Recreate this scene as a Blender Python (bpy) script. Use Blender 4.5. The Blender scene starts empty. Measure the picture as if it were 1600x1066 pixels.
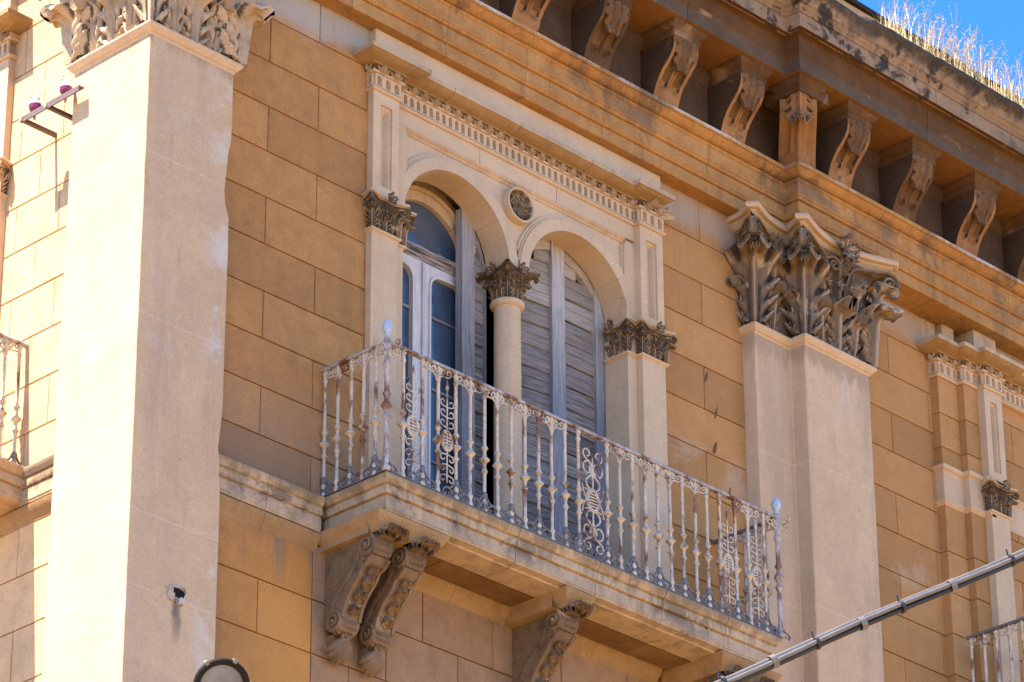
import bpy, math, random
from mathutils import Vector, Matrix, noise
from mathutils.geometry import tessellate_polygon
random.seed(7)
PI = math.pi
scene = bpy.context.scene
COL = scene.collection

# ------------------------------------------------------------------ camera
cam_d = bpy.data.cameras.new("camera")
cam = bpy.data.objects.new("camera", cam_d)
COL.objects.link(cam)
F_PX = 6159.43
cam_d.sensor_width = 36.0
cam_d.lens = 36.0 * F_PX / 1600.0
cam_d.clip_start = 0.5
cam_d.clip_end = 3000
yaw, pit, rol = 0.800718472, 0.475888487, -0.00475869245
fwd = Vector((math.sin(yaw) * math.cos(pit), math.cos(yaw) * math.cos(pit), math.sin(pit)))
rgt = Vector((math.cos(yaw), -math.sin(yaw), 0))
upv = rgt.cross(fwd)
r2 = math.cos(rol) * rgt + math.sin(rol) * upv
u2 = -math.sin(rol) * rgt + math.cos(rol) * upv
CAM = Vector((-16.505, -16.007, 1.7))
m = Matrix.Identity(4)
for i in range(3):
    m[i][0], m[i][1], m[i][2], m[i][3] = r2[i], u2[i], -fwd[i], CAM[i]
cam.matrix_world = m
scene.camera = cam

# ------------------------------------------------------------------ light
SUN_TO = Vector((-1.0, 0.17, 1.95)).normalized()
elev = math.asin(SUN_TO.z)
azim = math.atan2(SUN_TO.x, SUN_TO.y)          # clockwise from +Y
world = bpy.data.worlds.new("World")
scene.world = world
world.use_nodes = True
wn = world.node_tree
bg = wn.nodes["Background"]
sky = wn.nodes.new("ShaderNodeTexSky")
sky.sky_type = 'NISHITA'
sky.sun_disc = False
sky.sun_elevation = elev
sky.sun_rotation = azim
sky.air_density = 0.8
sky.dust_density = 0.0
sky.altitude = 3000
sky.ozone_density = 2.5
hs = wn.nodes.new("ShaderNodeHueSaturation")
hs.inputs["Saturation"].default_value = 1.33
wn.links.new(sky.outputs[0], hs.inputs["Color"])
wn.links.new(hs.outputs[0], bg.inputs[0])
bg.inputs[1].default_value = 0.068
sun_d = bpy.data.lights.new("sun", 'SUN')
sun_d.energy = 2.2
sun_d.angle = math.radians(0.5)
sun_d.color = (1.0, 0.93, 0.82)
sun = bpy.data.objects.new("sun", sun_d)
COL.objects.link(sun)
sun.location = (-20, 5, 40)
sun.rotation_euler = SUN_TO.to_track_quat('Z', 'Y').to_euler()
vs = scene.view_settings
vs.view_transform = 'Standard'
vs.look = 'None'
vs.exposure = 3.28
vs.use_white_balance = True
vs.white_balance_temperature = 7700
vs.white_balance_tint = 19
vs.gamma = 1.0
vs.use_curve_mapping = False

# ------------------------------------------------------------------ materials
def new_mat(name):
    mt = bpy.data.materials.new(name)
    mt.use_nodes = True
    nt = mt.node_tree
    return mt, nt, nt.nodes["Principled BSDF"]

class NT:
    """tiny node helper"""
    def __init__(s, nt):
        s.nt = nt
        g = nt.nodes.new("ShaderNodeNewGeometry")
        s.pos = g.outputs["Position"]
        s.nrm = g.outputs["Normal"]
        s.obj = nt.nodes.new("ShaderNodeObjectInfo")
    def val(s, sock, x):
        if isinstance(x, (int, float)): sock.default_value = x
        elif isinstance(x, tuple): sock.default_value = x if len(x) == 4 or sock.type == 'VECTOR' else (*x, 1)
        else: s.nt.links.new(x, sock)
    def mapv(s, sc, src=None):
        n = s.nt.nodes.new("ShaderNodeVectorMath"); n.operation = 'MULTIPLY'
        s.val(n.inputs[0], src or s.pos); n.inputs[1].default_value = sc
        return n.outputs[0]
    def noise(s, scale, detail=4, rough=.55, vec=None, dist=0.0):
        n = s.nt.nodes.new("ShaderNodeTexNoise")
        s.val(n.inputs["Vector"], vec or s.pos)
        n.inputs["Scale"].default_value = scale; n.inputs["Detail"].default_value = detail
        n.inputs["Roughness"].default_value = rough; n.inputs["Distortion"].default_value = dist
        return n.outputs[0]
    def vor(s, scale, vec=None):
        n = s.nt.nodes.new("ShaderNodeTexVoronoi"); s.val(n.inputs["Vector"], vec or s.pos)
        n.inputs["Scale"].default_value = scale
        return n.outputs[0]
    def ramp(s, x, a, b, lo=0.0, hi=1.0):
        n = s.nt.nodes.new("ShaderNodeMapRange"); n.interpolation_type = 'SMOOTHSTEP'
        s.val(n.inputs[0], x)
        n.inputs[1].default_value = a; n.inputs[2].default_value = b
        n.inputs[3].default_value = lo; n.inputs[4].default_value = hi
        return n.outputs[0]
    def math(s, op, a, b=0.0):
        n = s.nt.nodes.new("ShaderNodeMath"); n.operation = op
        s.val(n.inputs[0], a); s.val(n.inputs[1], b)
        return n.outputs[0]
    def mix(s, f, a, b, mode='MIX'):
        n = s.nt.nodes.new("ShaderNodeMix"); n.data_type = 'RGBA'; n.blend_type = mode
        s.val(n.inputs[0], f); s.val(n.inputs[6], a); s.val(n.inputs[7], b)
        return n.outputs[2]
    def xyz(s):
        n = s.nt.nodes.new("ShaderNodeSeparateXYZ"); s.val(n.inputs[0], s.pos)
        return n.outputs
    def bump(s, h, strength, dist, nrm=None):
        n = s.nt.nodes.new("ShaderNodeBump"); n.inputs["Strength"].default_value = strength
        n.inputs["Distance"].default_value = dist; s.val(n.inputs["Height"], h)
        if nrm is not None: s.val(n.inputs["Normal"], nrm)
        return n.outputs[0]

def stone(name, c1, c2, streak=None, streak_amt=.5, blotch=None, blotch_lo=.6, blotch_hi=.72, pits=.3,
          blotch_scale=6, bump=.35, var=.12, mott=.4, extra=None, rough=.9, grain=.16, light=None, light_lo=.6, light_hi=.75):
    wm_ = lambda q: tuple(a * b for a, b in zip(q, (1.09, .94, .77))) if q else q
    c1, c2, streak, light = wm_(c1), wm_(c2), wm_(streak), wm_(light)
    mt, nt, p = new_mat(name)
    n = NT(nt)
    big = n.noise(1.7, 6, .6, dist=.3)
    c = n.mix(n.ramp(big, .35, .68), c1, c2)
    mid = n.noise(9, 5, .65)
    c = n.mix(n.ramp(mid, .35, .75, 0, .55 if mott > .3 else .2), c, tuple(x * .66 for x in c1))
    c = n.mix(n.ramp(n.noise(4.2, 8, .7, dist=.8), .55, .72, 0, mott), c, tuple(min(.8, x * 1.22) for x in c2))
    if light:
        l = n.noise(3.3, 7, .62, dist=.6)
        c = n.mix(n.ramp(l, light_lo, light_hi), c, light)
    if streak:
        st = n.noise(1.0, 5, .6, vec=n.mapv((7, 7, .55)))
        sm = n.math('MULTIPLY', n.ramp(st, .5, .72), n.ramp(n.noise(1.1, 3), .35, .65))
        c = n.mix(n.math('MULTIPLY', sm, streak_amt), c, streak)
    if extra: c = extra(n, c)
    if blotch:
        bl = n.noise(blotch_scale, 8, .68, dist=.4)
        c = n.mix(n.ramp(bl, blotch_lo, blotch_hi), c, blotch)
    at_ = nt.nodes.new("ShaderNodeAttribute"); at_.attribute_name = 'dark_tone'
    c = n.mix(n.ramp(n.math('ADD', at_.outputs["Fac"], n.math('MULTIPLY', n.math('SUBTRACT', n.noise(60, 3), .5), .5)), .15, .6, 0, .9), c, (.05, .038, .03))  # darkens carved eyes and leaf backs, their shade put into the colour
    if light: c = n.mix(n.ramp(n.math('MULTIPLY', at_.outputs["Fac"], -1.0), .15, .7, 0, .7), c, tuple(x * 1.1 for x in light))  # paler leaf ridges, highlights put into the colour
    fine = n.noise(95, 3, .7)
    c = n.mix(1.0, c, n.mix(n.ramp(fine, .25, .75), (1 - grain,) * 3, (1 + grain * .6,) * 3), 'MULTIPLY')
    if pits:
        pt = n.noise(42, 4, .7)
        c = n.mix(n.ramp(pt, .64, .74, 0, pits), c, tuple(x * .3 for x in c1))
    if pits > .2:
        p2 = n.noise(17, 5, .75)
        c = n.mix(n.ramp(p2, .66, .72, 0, pits), c, tuple(x * .35 for x in c1))
    rnd = n.math('ADD', n.math('MULTIPLY', n.obj.outputs["Random"], var), 1 - var / 2)
    cc = nt.nodes.new("ShaderNodeCombineColor")
    for i in range(3): nt.links.new(rnd, cc.inputs[i])
    c = n.mix(1.0, c, cc.outputs[0], 'MULTIPLY')
    nt.links.new(c, p.inputs["Base Color"])
    p.inputs["Roughness"].default_value = rough
    p.inputs["Specular IOR Level"].default_value = .25
    b = n.bump(n.noise(120, 3, .7), bump, .004)
    b = n.bump(n.noise(22, 6, .65), bump, .012, b)
    nt.links.new(b, p.inputs["Normal"])
    return mt

def wall_extra(n, c):
    x, y, z = n.xyz()
    wob = n.noise(5, 5, .6)
    zz = n.math('ADD', z, n.math('MULTIPLY', wob, .34))
    g = n.ramp(zz, 15.20, 15.36)                         # limewash band left under the architrave
    c = n.mix(n.math('MULTIPLY', g, .92), c, (.36, .31, .26))
    gs = n.math('MULTIPLY', n.ramp(n.math('ADD', z, n.math('MULTIPLY', wob, .9)), 13.2, 12.35), n.ramp(x, -1.2, -1.5))
    c = n.mix(n.math('MULTIPLY', gs, n.ramp(z, 11.7, 11.8, 0, .6)), c, (.235, .175, .125))
    ch = n.noise(1.9, 6, .7, dist=.7)
    pz = n.math('MULTIPLY', n.ramp(ch, .53, .66), n.math('MULTIPLY', n.ramp(z, 12.95, 13.15), n.ramp(z, 13.5, 13.3)))
    c = n.mix(n.math('MULTIPLY', pz, n.ramp(x, 1.2, 1.5, 0, .6)), c, (.50, .42, .33))
    ru = n.noise(1.0, 6, .7, vec=n.mapv((5, 5, .35)))
    c = n.mix(n.ramp(ru, .55, .70, 0, .45), c, (.24, .145, .075))
    sc = n.noise(1.0, 4, .6, vec=n.mapv((38, 38, 3)), dist=1.2)
    c = n.mix(n.math('MULTIPLY', n.ramp(sc, .69, .72), n.ramp(n.noise(2.4, 2), .52, .6)), c, (.52, .42, .31))
    # orange run-off patch below the string course, left of the balcony
    w2 = n.noise(3.5, 4, .6)
    xx = n.math('ADD', x, n.math('MULTIPLY', w2, .5))
    a = n.math('MULTIPLY', n.ramp(xx, -2.25, -1.75), n.ramp(z, 11.6, 11.3))
    c = n.mix(n.math('MULTIPLY', a, .55), c, (.56, .26, .06))
    # more ochre towards the street on the right
    c = n.mix(n.ramp(x, .6, 2.4, 0, .45), c, (.44, .225, .085))
    st = n.noise(1.0, 5, .6, vec=n.mapv((9, 9, .4)))
    gz = n.math('MULTIPLY', n.ramp(st, .5, .64), n.ramp(z, 11.05, 11.5))
    gz = n.math('MULTIPLY', gz, n.ramp(z, 11.62, 11.6))
    c = n.mix(n.math('MULTIPLY', gz, .75), c, (.17, .14, .125))
    return c

M = {}
M['wall'] = stone('ochre_plaster', (.375, .208, .092), (.425, .24, .10), streak=(.27, .16, .09), streak_amt=.65,
                  extra=wall_extra, pits=.35, var=.26, grain=.24)
M['wall_side'] = stone('pale_plaster', (.50, .39, .27), (.55, .43, .30), streak=(.42, .29, .17), streak_amt=.5, pits=.2, var=.08)  # paler plaster for the side wall
M['wall_grey'] = stone('grey_plaster', (.275, .195, .14), (.33, .225, .145), streak=(.2, .155, .125), streak_amt=.6, pits=.25, var=.1)
M['mortar_grey'] = stone('grey_mortar', (.42, .39, .37), (.5, .47, .45), blotch=(.15, .12, .1), blotch_lo=.52, blotch_hi=.66, blotch_scale=20, pits=.5, var=.1)
M['mortar'] = stone('dark_mortar', (.19, .11, .05), (.24, .135, .06), pits=.1, var=0)
def cream_extra(n, c):
    x, y, z = n.xyz()
    st = n.noise(1.0, 4, .6, vec=n.mapv((5, 5, .25)))
    return n.mix(n.ramp(st, .54, .72, 0, .4), c, (.42, .30, .2))
M['cream'] = stone('cream_stone', (.48, .395, .31), (.54, .45, .355), streak=(.36, .31, .27), streak_amt=.35, pits=.12,
                   var=.06, extra=cream_extra, grain=.14, mott=.15)
def pil_extra(n, c):
    x, y, z = n.xyz()
    # brown run-off fringe below the capital
    w = n.noise(1.0, 5, .65, vec=n.mapv((16, 16, 2)))
    zz = n.math('ADD', z, n.math('MULTIPLY', n.math('SUBTRACT', w, .5), .38))
    c = n.mix(n.ramp(zz, 14.26, 14.36, 0, .8), c, (.34, .23, .145))
    st = n.noise(1.0, 4, .6, vec=n.mapv((4.5, 4.5, .22)))
    c = n.mix(n.ramp(st, .5, .72, 0, .55), c, (.44, .31, .22))
    l = n.noise(1.4, 6, .6, dist=.5)
    c = n.mix(n.ramp(l, .58, .7, 0, .3), c, (.52, .44, .365))
    l2 = n.noise(1.0, 6, .68, vec=n.mapv((3, 3, .5)), dist=.4)
    c = n.mix(n.ramp(l2, .50, .66, 0, .55), c, (.37, .265, .185))
    sp = n.noise(30, 3, .6)
    c = n.mix(n.math('MULTIPLY', n.ramp(sp, .66, .72), n.ramp(n.noise(2.0, 3), .5, .62)), c, (.22, .165, .13))
    w3 = n.math('MULTIPLY', n.math('SUBTRACT', n.noise(9, 3), .5), .012)
    for zj in (11.166, 10.70, 12.43, 13.52):        # flush mortar joints
        dz = n.math('ABSOLUTE', n.math('SUBTRACT', n.math('ADD', z, w3), zj))
        c = n.mix(n.ramp(dz, .006, .003, 0, .3), c, (.60, .52, .43))
    dx = n.math('ABSOLUTE', n.math('ADD', n.math('ADD', x, 3.0), n.math('MULTIPLY', n.math('SUBTRACT', n.noise(11, 4), .5), .06)))
    sk = n.math('MULTIPLY', n.ramp(dx, .045, .01), n.math('MULTIPLY', n.ramp(z, 10.35, 10.66), n.ramp(z, 10.74, 10.70)))
    c = n.mix(n.math('MULTIPLY', sk, .85), c, (.12, .095, .08))
    gw = n.math('MULTIPLY', n.ramp(n.noise(2.2, 5, .65), .5, .64), n.ramp(x, -2.95, -2.72))
    return n.mix(n.math('MULTIPLY', gw, n.ramp(x, -2.5, -2.6)), c, (.54, .475, .41))
M['pilaster'] = stone('pilaster_stone', (.475, .375, .285), (.525, .42, .32), pits=.12, var=.05, extra=pil_extra, grain=.14, mott=.1)
M['trim'] = stone('weathered_trim', (.42, .335, .25), (.49, .405, .315), streak=(.17, .13, .10), streak_amt=.8,
                  blotch=(.15, .115, .09), blotch_lo=.58, blotch_hi=.72, pits=.35, var=.14)
def slab_extra(n, c):
    x, y, z = n.xyz()
    st = n.noise(1.0, 6, .7, vec=n.mapv((8, 8, 1.1)))
    zz = n.math('ADD', z, n.math('MULTIPLY', n.math('SUBTRACT', st, .5), .45))
    c = n.mix(n.math('MULTIPLY', n.ramp(st, .50, .62), n.ramp(z, 11.62, 11.80, .25, .85)), c, (.19, .15, .115))
    c = n.mix(n.ramp(zz, 11.72, 11.86, 0, .95), c, (.11, .085, .066))
    b = n.noise(2.6, 6, .7, dist=.6)
    c = n.mix(n.math('MULTIPLY', n.ramp(b, .53, .62), n.ramp(z, 11.63, 11.75, .3, 1)), c, (.10, .078, .062))
    return n.mix(n.ramp(z, 11.715, 11.735, 0, .25), c, (.60, .44, .25))
M['slab'] = stone('stained_slab_stone', (.39, .335, .275), (.46, .40, .335), streak=(.15, .115, .09), streak_amt=.85, blotch=(.16, .125, .10), blotch_lo=.6, blotch_hi=.74, pits=.4, var=.14, extra=slab_extra)
M['gold'] = stone('gold_trim', (0.292, 0.207, 0.122), (0.340, 0.256, 0.162), streak=(.20, .135, .08), streak_amt=.7, blotch=(.2, .14, .09), blotch_lo=.62, blotch_hi=.76, pits=.3, var=.1)
def arch_extra(n, c):
    x, y, z = n.xyz()
    w = n.noise(9, 6, .7)
    zz = n.math('ADD', z, n.math('MULTIPLY', n.math('SUBTRACT', w, .5), .10))
    a = n.math('MULTIPLY', n.ramp(zz, 15.80, 15.815), n.ramp(z, 15.845, 15.835))
    c = n.mix(n.math('MULTIPLY', a, n.ramp(n.noise(1.6, 4), .42, .56, 0, .85)), c, (.50, .45, .41))
    st = n.noise(1.0, 5, .65, vec=n.mapv((11, 11, 1.2)))
    c = n.mix(n.ramp(st, .52, .68, 0, .65), c, (.24, .12, .05))
    ob = n.noise(1.3, 6, .65, dist=.8)
    c = n.mix(n.ramp(ob, .50, .66, 0, .7), c, (.36, .16, .045))
    db = n.noise(2.1, 7, .7, dist=.6)
    return n.mix(n.math('MULTIPLY', n.ramp(db, .48, .62), n.ramp(z, 15.42, 15.74, .25, .9)), c, (.17, .10, .058))
M['arch'] = stone('ochre_stone', (.36, .205, .082), (.42, .25, .11), streak=(.30, .15, .065), streak_amt=.55, blotch=(.24, .14, .08),
                  blotch_lo=.62, blotch_hi=.8, pits=.5, var=.14, extra=arch_extra, grain=.26)
M['bracket'] = stone('bracket_stone', (.25, .135, .065), (.33, .185, .09), streak=(.12, .07, .042), streak_amt=.85, blotch=(.11, .068, .045),
                  blotch_lo=.52, blotch_hi=.7, pits=.5, var=.2, bump=.5)
M['bracket_dark'] = stone('dark_bracket_stone', (0.128, 0.075, 0.041), (0.170, 0.102, 0.056), streak=(.09, .06, .04), streak_amt=.7, blotch=(.27, .15, .065),
                  blotch_lo=.58, blotch_hi=.75, pits=.5, var=.2, bump=.5)  # dark stone for bracket channels, leaves and plaster scars
M['dark_tone'] = stone('dark_cheek_stone', (0.045, 0.030, 0.020), (0.074, 0.045, 0.027), streak=(.055, .042, .034), streak_amt=.7, blotch=(.22, .15, .10),
                  blotch_lo=.6, blotch_hi=.75, pits=.5, var=.25, bump=.5)  # darker stone for the bracket cheeks
M['soffit_orange'] = stone('orange_soffit_stone', (0.136, 0.063, 0.018), (0.170, 0.087, 0.027), streak=(.2, .1, .04), streak_amt=.4, blotch=(.15, .085, .045),
                  blotch_lo=.54, blotch_hi=.7, pits=.5, var=.2, bump=.4)  # warm bounce and underside shade put into the soffit colour
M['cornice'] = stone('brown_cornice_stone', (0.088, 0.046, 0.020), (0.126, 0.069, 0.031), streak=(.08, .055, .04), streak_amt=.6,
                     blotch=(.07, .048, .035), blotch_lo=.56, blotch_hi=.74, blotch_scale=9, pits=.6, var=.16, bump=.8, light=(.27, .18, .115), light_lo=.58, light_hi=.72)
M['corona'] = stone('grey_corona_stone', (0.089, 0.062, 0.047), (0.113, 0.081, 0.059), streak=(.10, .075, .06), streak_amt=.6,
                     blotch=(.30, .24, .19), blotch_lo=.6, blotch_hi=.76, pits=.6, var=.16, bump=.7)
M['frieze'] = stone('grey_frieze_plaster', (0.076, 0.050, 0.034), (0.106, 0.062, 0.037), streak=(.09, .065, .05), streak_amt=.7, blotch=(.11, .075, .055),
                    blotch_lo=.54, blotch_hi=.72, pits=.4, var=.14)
def cyma_extra(n, c):
    x, y, z = n.xyz()
    w = n.noise(5, 7, .7, dist=.5)
    zz = n.math('ADD', z, n.math('MULTIPLY', n.math('SUBTRACT', w, .5), .30))
    c = n.mix(n.ramp(zz, 16.82, 16.91, 0, .96), c, (.05, .042, .036))
    st = n.noise(1.0, 5, .7, vec=n.mapv((5, 5, 1.0)))
    c = n.mix(n.math('MULTIPLY', n.ramp(st, .52, .66), n.ramp(z, 16.66, 16.82, .2, .85)), c, (.115, .085, .065))
    big = n.noise(.9, 4, .6, dist=.6)
    return n.mix(n.ramp(big, .53, .63, 0, .8), c, (.075, .06, .05))
M['cyma'] = stone('weathered_cornice_edge', (0.275, 0.207, 0.149), (0.337, 0.260, 0.191), streak=(.13, .10, .08), streak_amt=.8,
                  blotch=(.045, .036, .032), blotch_lo=.52, blotch_hi=.60, blotch_scale=4.5, pits=.6, var=.14, bump=1.0, extra=cyma_extra)
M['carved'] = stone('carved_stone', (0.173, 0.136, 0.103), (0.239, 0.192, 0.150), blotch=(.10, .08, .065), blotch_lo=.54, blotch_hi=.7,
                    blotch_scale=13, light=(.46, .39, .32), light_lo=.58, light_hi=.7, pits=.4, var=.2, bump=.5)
M['carved_dark'] = stone('dark_carved_stone', (0.122, 0.095, 0.073), (0.184, 0.144, 0.107), blotch=(.075, .058, .046), blotch_lo=.54, blotch_hi=.7,
                    blotch_scale=16, light=(.46, .38, .29), light_lo=.57, light_hi=.7, pits=.4, var=.25, bump=.5)
M['egg'] = stone('egg_moulding_stone', (.30, .225, .16), (.38, .30, .22), blotch=(.14, .10, .075), blotch_lo=.55, blotch_hi=.7, blotch_scale=14, pits=.4, var=.25)
M['ground'] = stone('recess_shade_stone', (.105, .08, .062), (.15, .115, .09), pits=.4, var=.1)  # dark backing behind carving, recess shade put into the colour
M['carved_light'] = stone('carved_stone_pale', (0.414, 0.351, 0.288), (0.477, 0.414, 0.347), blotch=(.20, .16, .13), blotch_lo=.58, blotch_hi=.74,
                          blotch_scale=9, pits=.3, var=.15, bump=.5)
M['console'] = stone('console_stone', (0.159, 0.119, 0.087), (0.217, 0.167, 0.123), blotch=(.09, .068, .053), blotch_lo=.54, blotch_hi=.7,
                     blotch_scale=9, pits=.3, var=.14, bump=.4, light=(.42, .34, .26), light_lo=.6, light_hi=.72)
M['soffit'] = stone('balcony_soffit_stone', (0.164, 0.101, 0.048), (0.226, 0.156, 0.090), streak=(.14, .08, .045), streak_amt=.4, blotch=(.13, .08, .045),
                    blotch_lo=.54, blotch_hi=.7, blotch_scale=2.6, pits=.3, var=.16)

def wood(name, base, dark, axis_scale, paint=None, amt=.4, fade=None):
    mt, nt, p = new_mat(name)
    n = NT(nt)
    g = n.noise(1.0, 7, .72, vec=n.mapv(axis_scale))
    c = n.mix(n.ramp(g, .36, .66), dark, base)
    if paint:
        q = n.noise(1.0, 5, .6, vec=n.mapv(tuple(a * .35 for a in axis_scale)))
        c = n.mix(n.ramp(q, .42, .62, 0, amt), c, paint)
    if fade:
        x, y, z = n.xyz()
        c = n.mix(n.math('MULTIPLY', n.ramp(z, 13.3, 14.35), n.ramp(g, .3, .6, .35, .8)), c, fade)
    rnd = n.math('ADD', n.math('MULTIPLY', n.obj.outputs["Random"], .5), .75)
    cc = nt.nodes.new("ShaderNodeCombineColor")
    for i in range(3): nt.links.new(rnd, cc.inputs[i])
    c = n.mix(1.0, c, cc.outputs[0], 'MULTIPLY')
    nt.links.new(c, p.inputs["Base Color"])
    p.inputs["Roughness"].default_value = .8
    p.inputs["Specular IOR Level"].default_value = .3
    nt.links.new(n.bump(g, .8, .006), p.inputs["Normal"])
    return mt
M['slat'] = wood('weathered_slat_wood', (.26, .23, .205), (.055, .049, .047), (5, 5, 95), (.115, .115, .135), .6, (.42, .36, .30))
M['stile'] = wood('weathered_stile_wood', (.23, .225, .235), (.10, .098, .105), (70, 70, 4), (.125, .145, .195), .7, (.42, .38, .35))
M['white_wood'] = wood('peeling_white_wood', (.56, .54, .53), (.40, .375, .365), (110, 110, 5), (.55, .535, .53), .8)
M['old_wood'] = wood('peeling_bare_wood', (.42, .38, .35), (.07, .055, .05), (4, 4, 80))

def iron(name, paint, rust_lo, rust_hi):
    mt, nt, p = new_mat(name)
    n = NT(nt)
    r = n.noise(7, 7, .72, vec=n.mapv((1, 1, .55)))
    rust = n.mix(n.noise(40, 3, .6), (.09, .038, .02), (.27, .11, .045))
    c = n.mix(n.ramp(n.noise(30, 4, .6), .3, .7), paint, tuple(x * .72 for x in paint))
    c = n.mix(n.ramp(r, rust_lo, rust_hi), c, rust)
    nt.links.new(c, p.inputs["Base Color"])
    p.inputs["Roughness"].default_value = .6
    nt.links.new(n.bump(r, .5, .003), p.inputs["Normal"])
    return mt
M['iron'] = iron('flaking_white_iron', (.57, .49, .39), .50, .61)
M['iron_rusty'] = iron('rusty_iron', (.46, .42, .41), .45, .60)
M['iron_dark'] = iron('grey_iron', (.15, .145, .15), .58, .70)
M['finial'] = iron('pale_blue_enamel', (.40, .53, .66), .60, .70)

def plain(name, c, rough=.5, metal=0.0, spec=.5, var=.12, sc=20):
    mt, nt, p = new_mat(name)
    n = NT(nt)
    k = n.ramp(n.noise(sc, 4, .6), .3, .7)
    nt.links.new(n.mix(k, tuple(x * (1 - var) for x in c), tuple(min(1, x * (1 + var)) for x in c)), p.inputs["Base Color"])
    p.inputs["Roughness"].default_value = rough
    p.inputs["Metallic"].default_value = metal
    p.inputs["Specular IOR Level"].default_value = spec
    return mt
def glass_mat():
    mt, nt, p = new_mat('window_glass')
    n = NT(nt)
    k = n.ramp(n.noise(3, 5, .6), .35, .7)
    nt.links.new(n.mix(k, (.032, .058, .092), (.058, .092, .135)), p.inputs["Base Color"])
    nt.links.new(n.ramp(n.noise(5, 4, .6), .3, .7, .05, .16), p.inputs["Roughness"])
    p.inputs["Specular IOR Level"].default_value = .9
    nt.links.new(n.bump(n.noise(2.2, 2, .5), .08, .02), p.inputs["Normal"])
    return mt
M['glass'] = glass_mat()
M['dark'] = plain('dark_interior', (.012, .011, .011), .9, 0, .1)
M['cable'] = plain('cable_sheath', (.16, .15, .14), .28, .45, .6)
M['cable_black'] = plain('black_cable', (.012, .012, .013), .35)
M['tie'] = plain('cable_tie', (.015, .015, .017), .4)
M['lamp_metal'] = plain('lamp_metal', (.20, .215, .24), .35, .6)
M['lamp_rim'] = plain('lamp_rim', (.010, .009, .009), .5, 0, .2)
M['lamp_lens'] = plain('lamp_lens', (.17, .175, .18), .12, .0, .6, .3, 6)
M['reflector'] = plain('lamp_reflector', (.55, .55, .56), .25, .8)
M['porcelain'] = plain('porcelain', (.72, .72, .70), .2)
M['violet'] = plain('violet_glass', (.20, .02, .085), .12)
M['rust_bar'] = iron('violet_grey_angle_iron', (.12, .088, .09), .56, .7)
M['grass'] = plain('dry_grass_straw', (.64, .53, .31), .8, 0, .2, .4, 60)
M['paving'] = plain('street_paving', (.23, .155, .075), .9, 0, .2, .15, 1.5)
M['roof'] = plain('dark_coping', (.025, .02, .018), .85, 0, .2, .3)
M['sand'] = stone('parapet_plaster', (.46, .36, .25), (.5, .4, .28), pits=.3)

# ------------------------------------------------------------------ mesh helpers
WM = {}                                     # world matrix of every object made
def link(o, parent, world):
    COL.objects.link(o)
    if parent is not None:
        o.parent = parent
        o.matrix_local = WM[parent].inverted() @ world
    else:
        o.matrix_local = world
    WM[o] = world.copy()
    return o
def thing(name, label, cat, loc=(0, 0, 0), group=None):
    o = bpy.data.objects.new(name, None)
    o.empty_display_size = .1
    link(o, None, Matrix.Translation(loc))
    o["label"] = label; o["category"] = cat
    if group: o["group"] = group
    return o
def inst(mesh, name, parent, world, label=None):
    o = bpy.data.objects.new(name, mesh)
    link(o, parent, world)
    if label: o["label"] = label
    return o

def face_mat(me, mat, test, c=Vector((0, 0, 0))):
    me.materials.append(mat); k = len(me.materials) - 1
    for p in me.polygons:
        if test(p.center + c, p.normal): p.material_index = k

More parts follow.
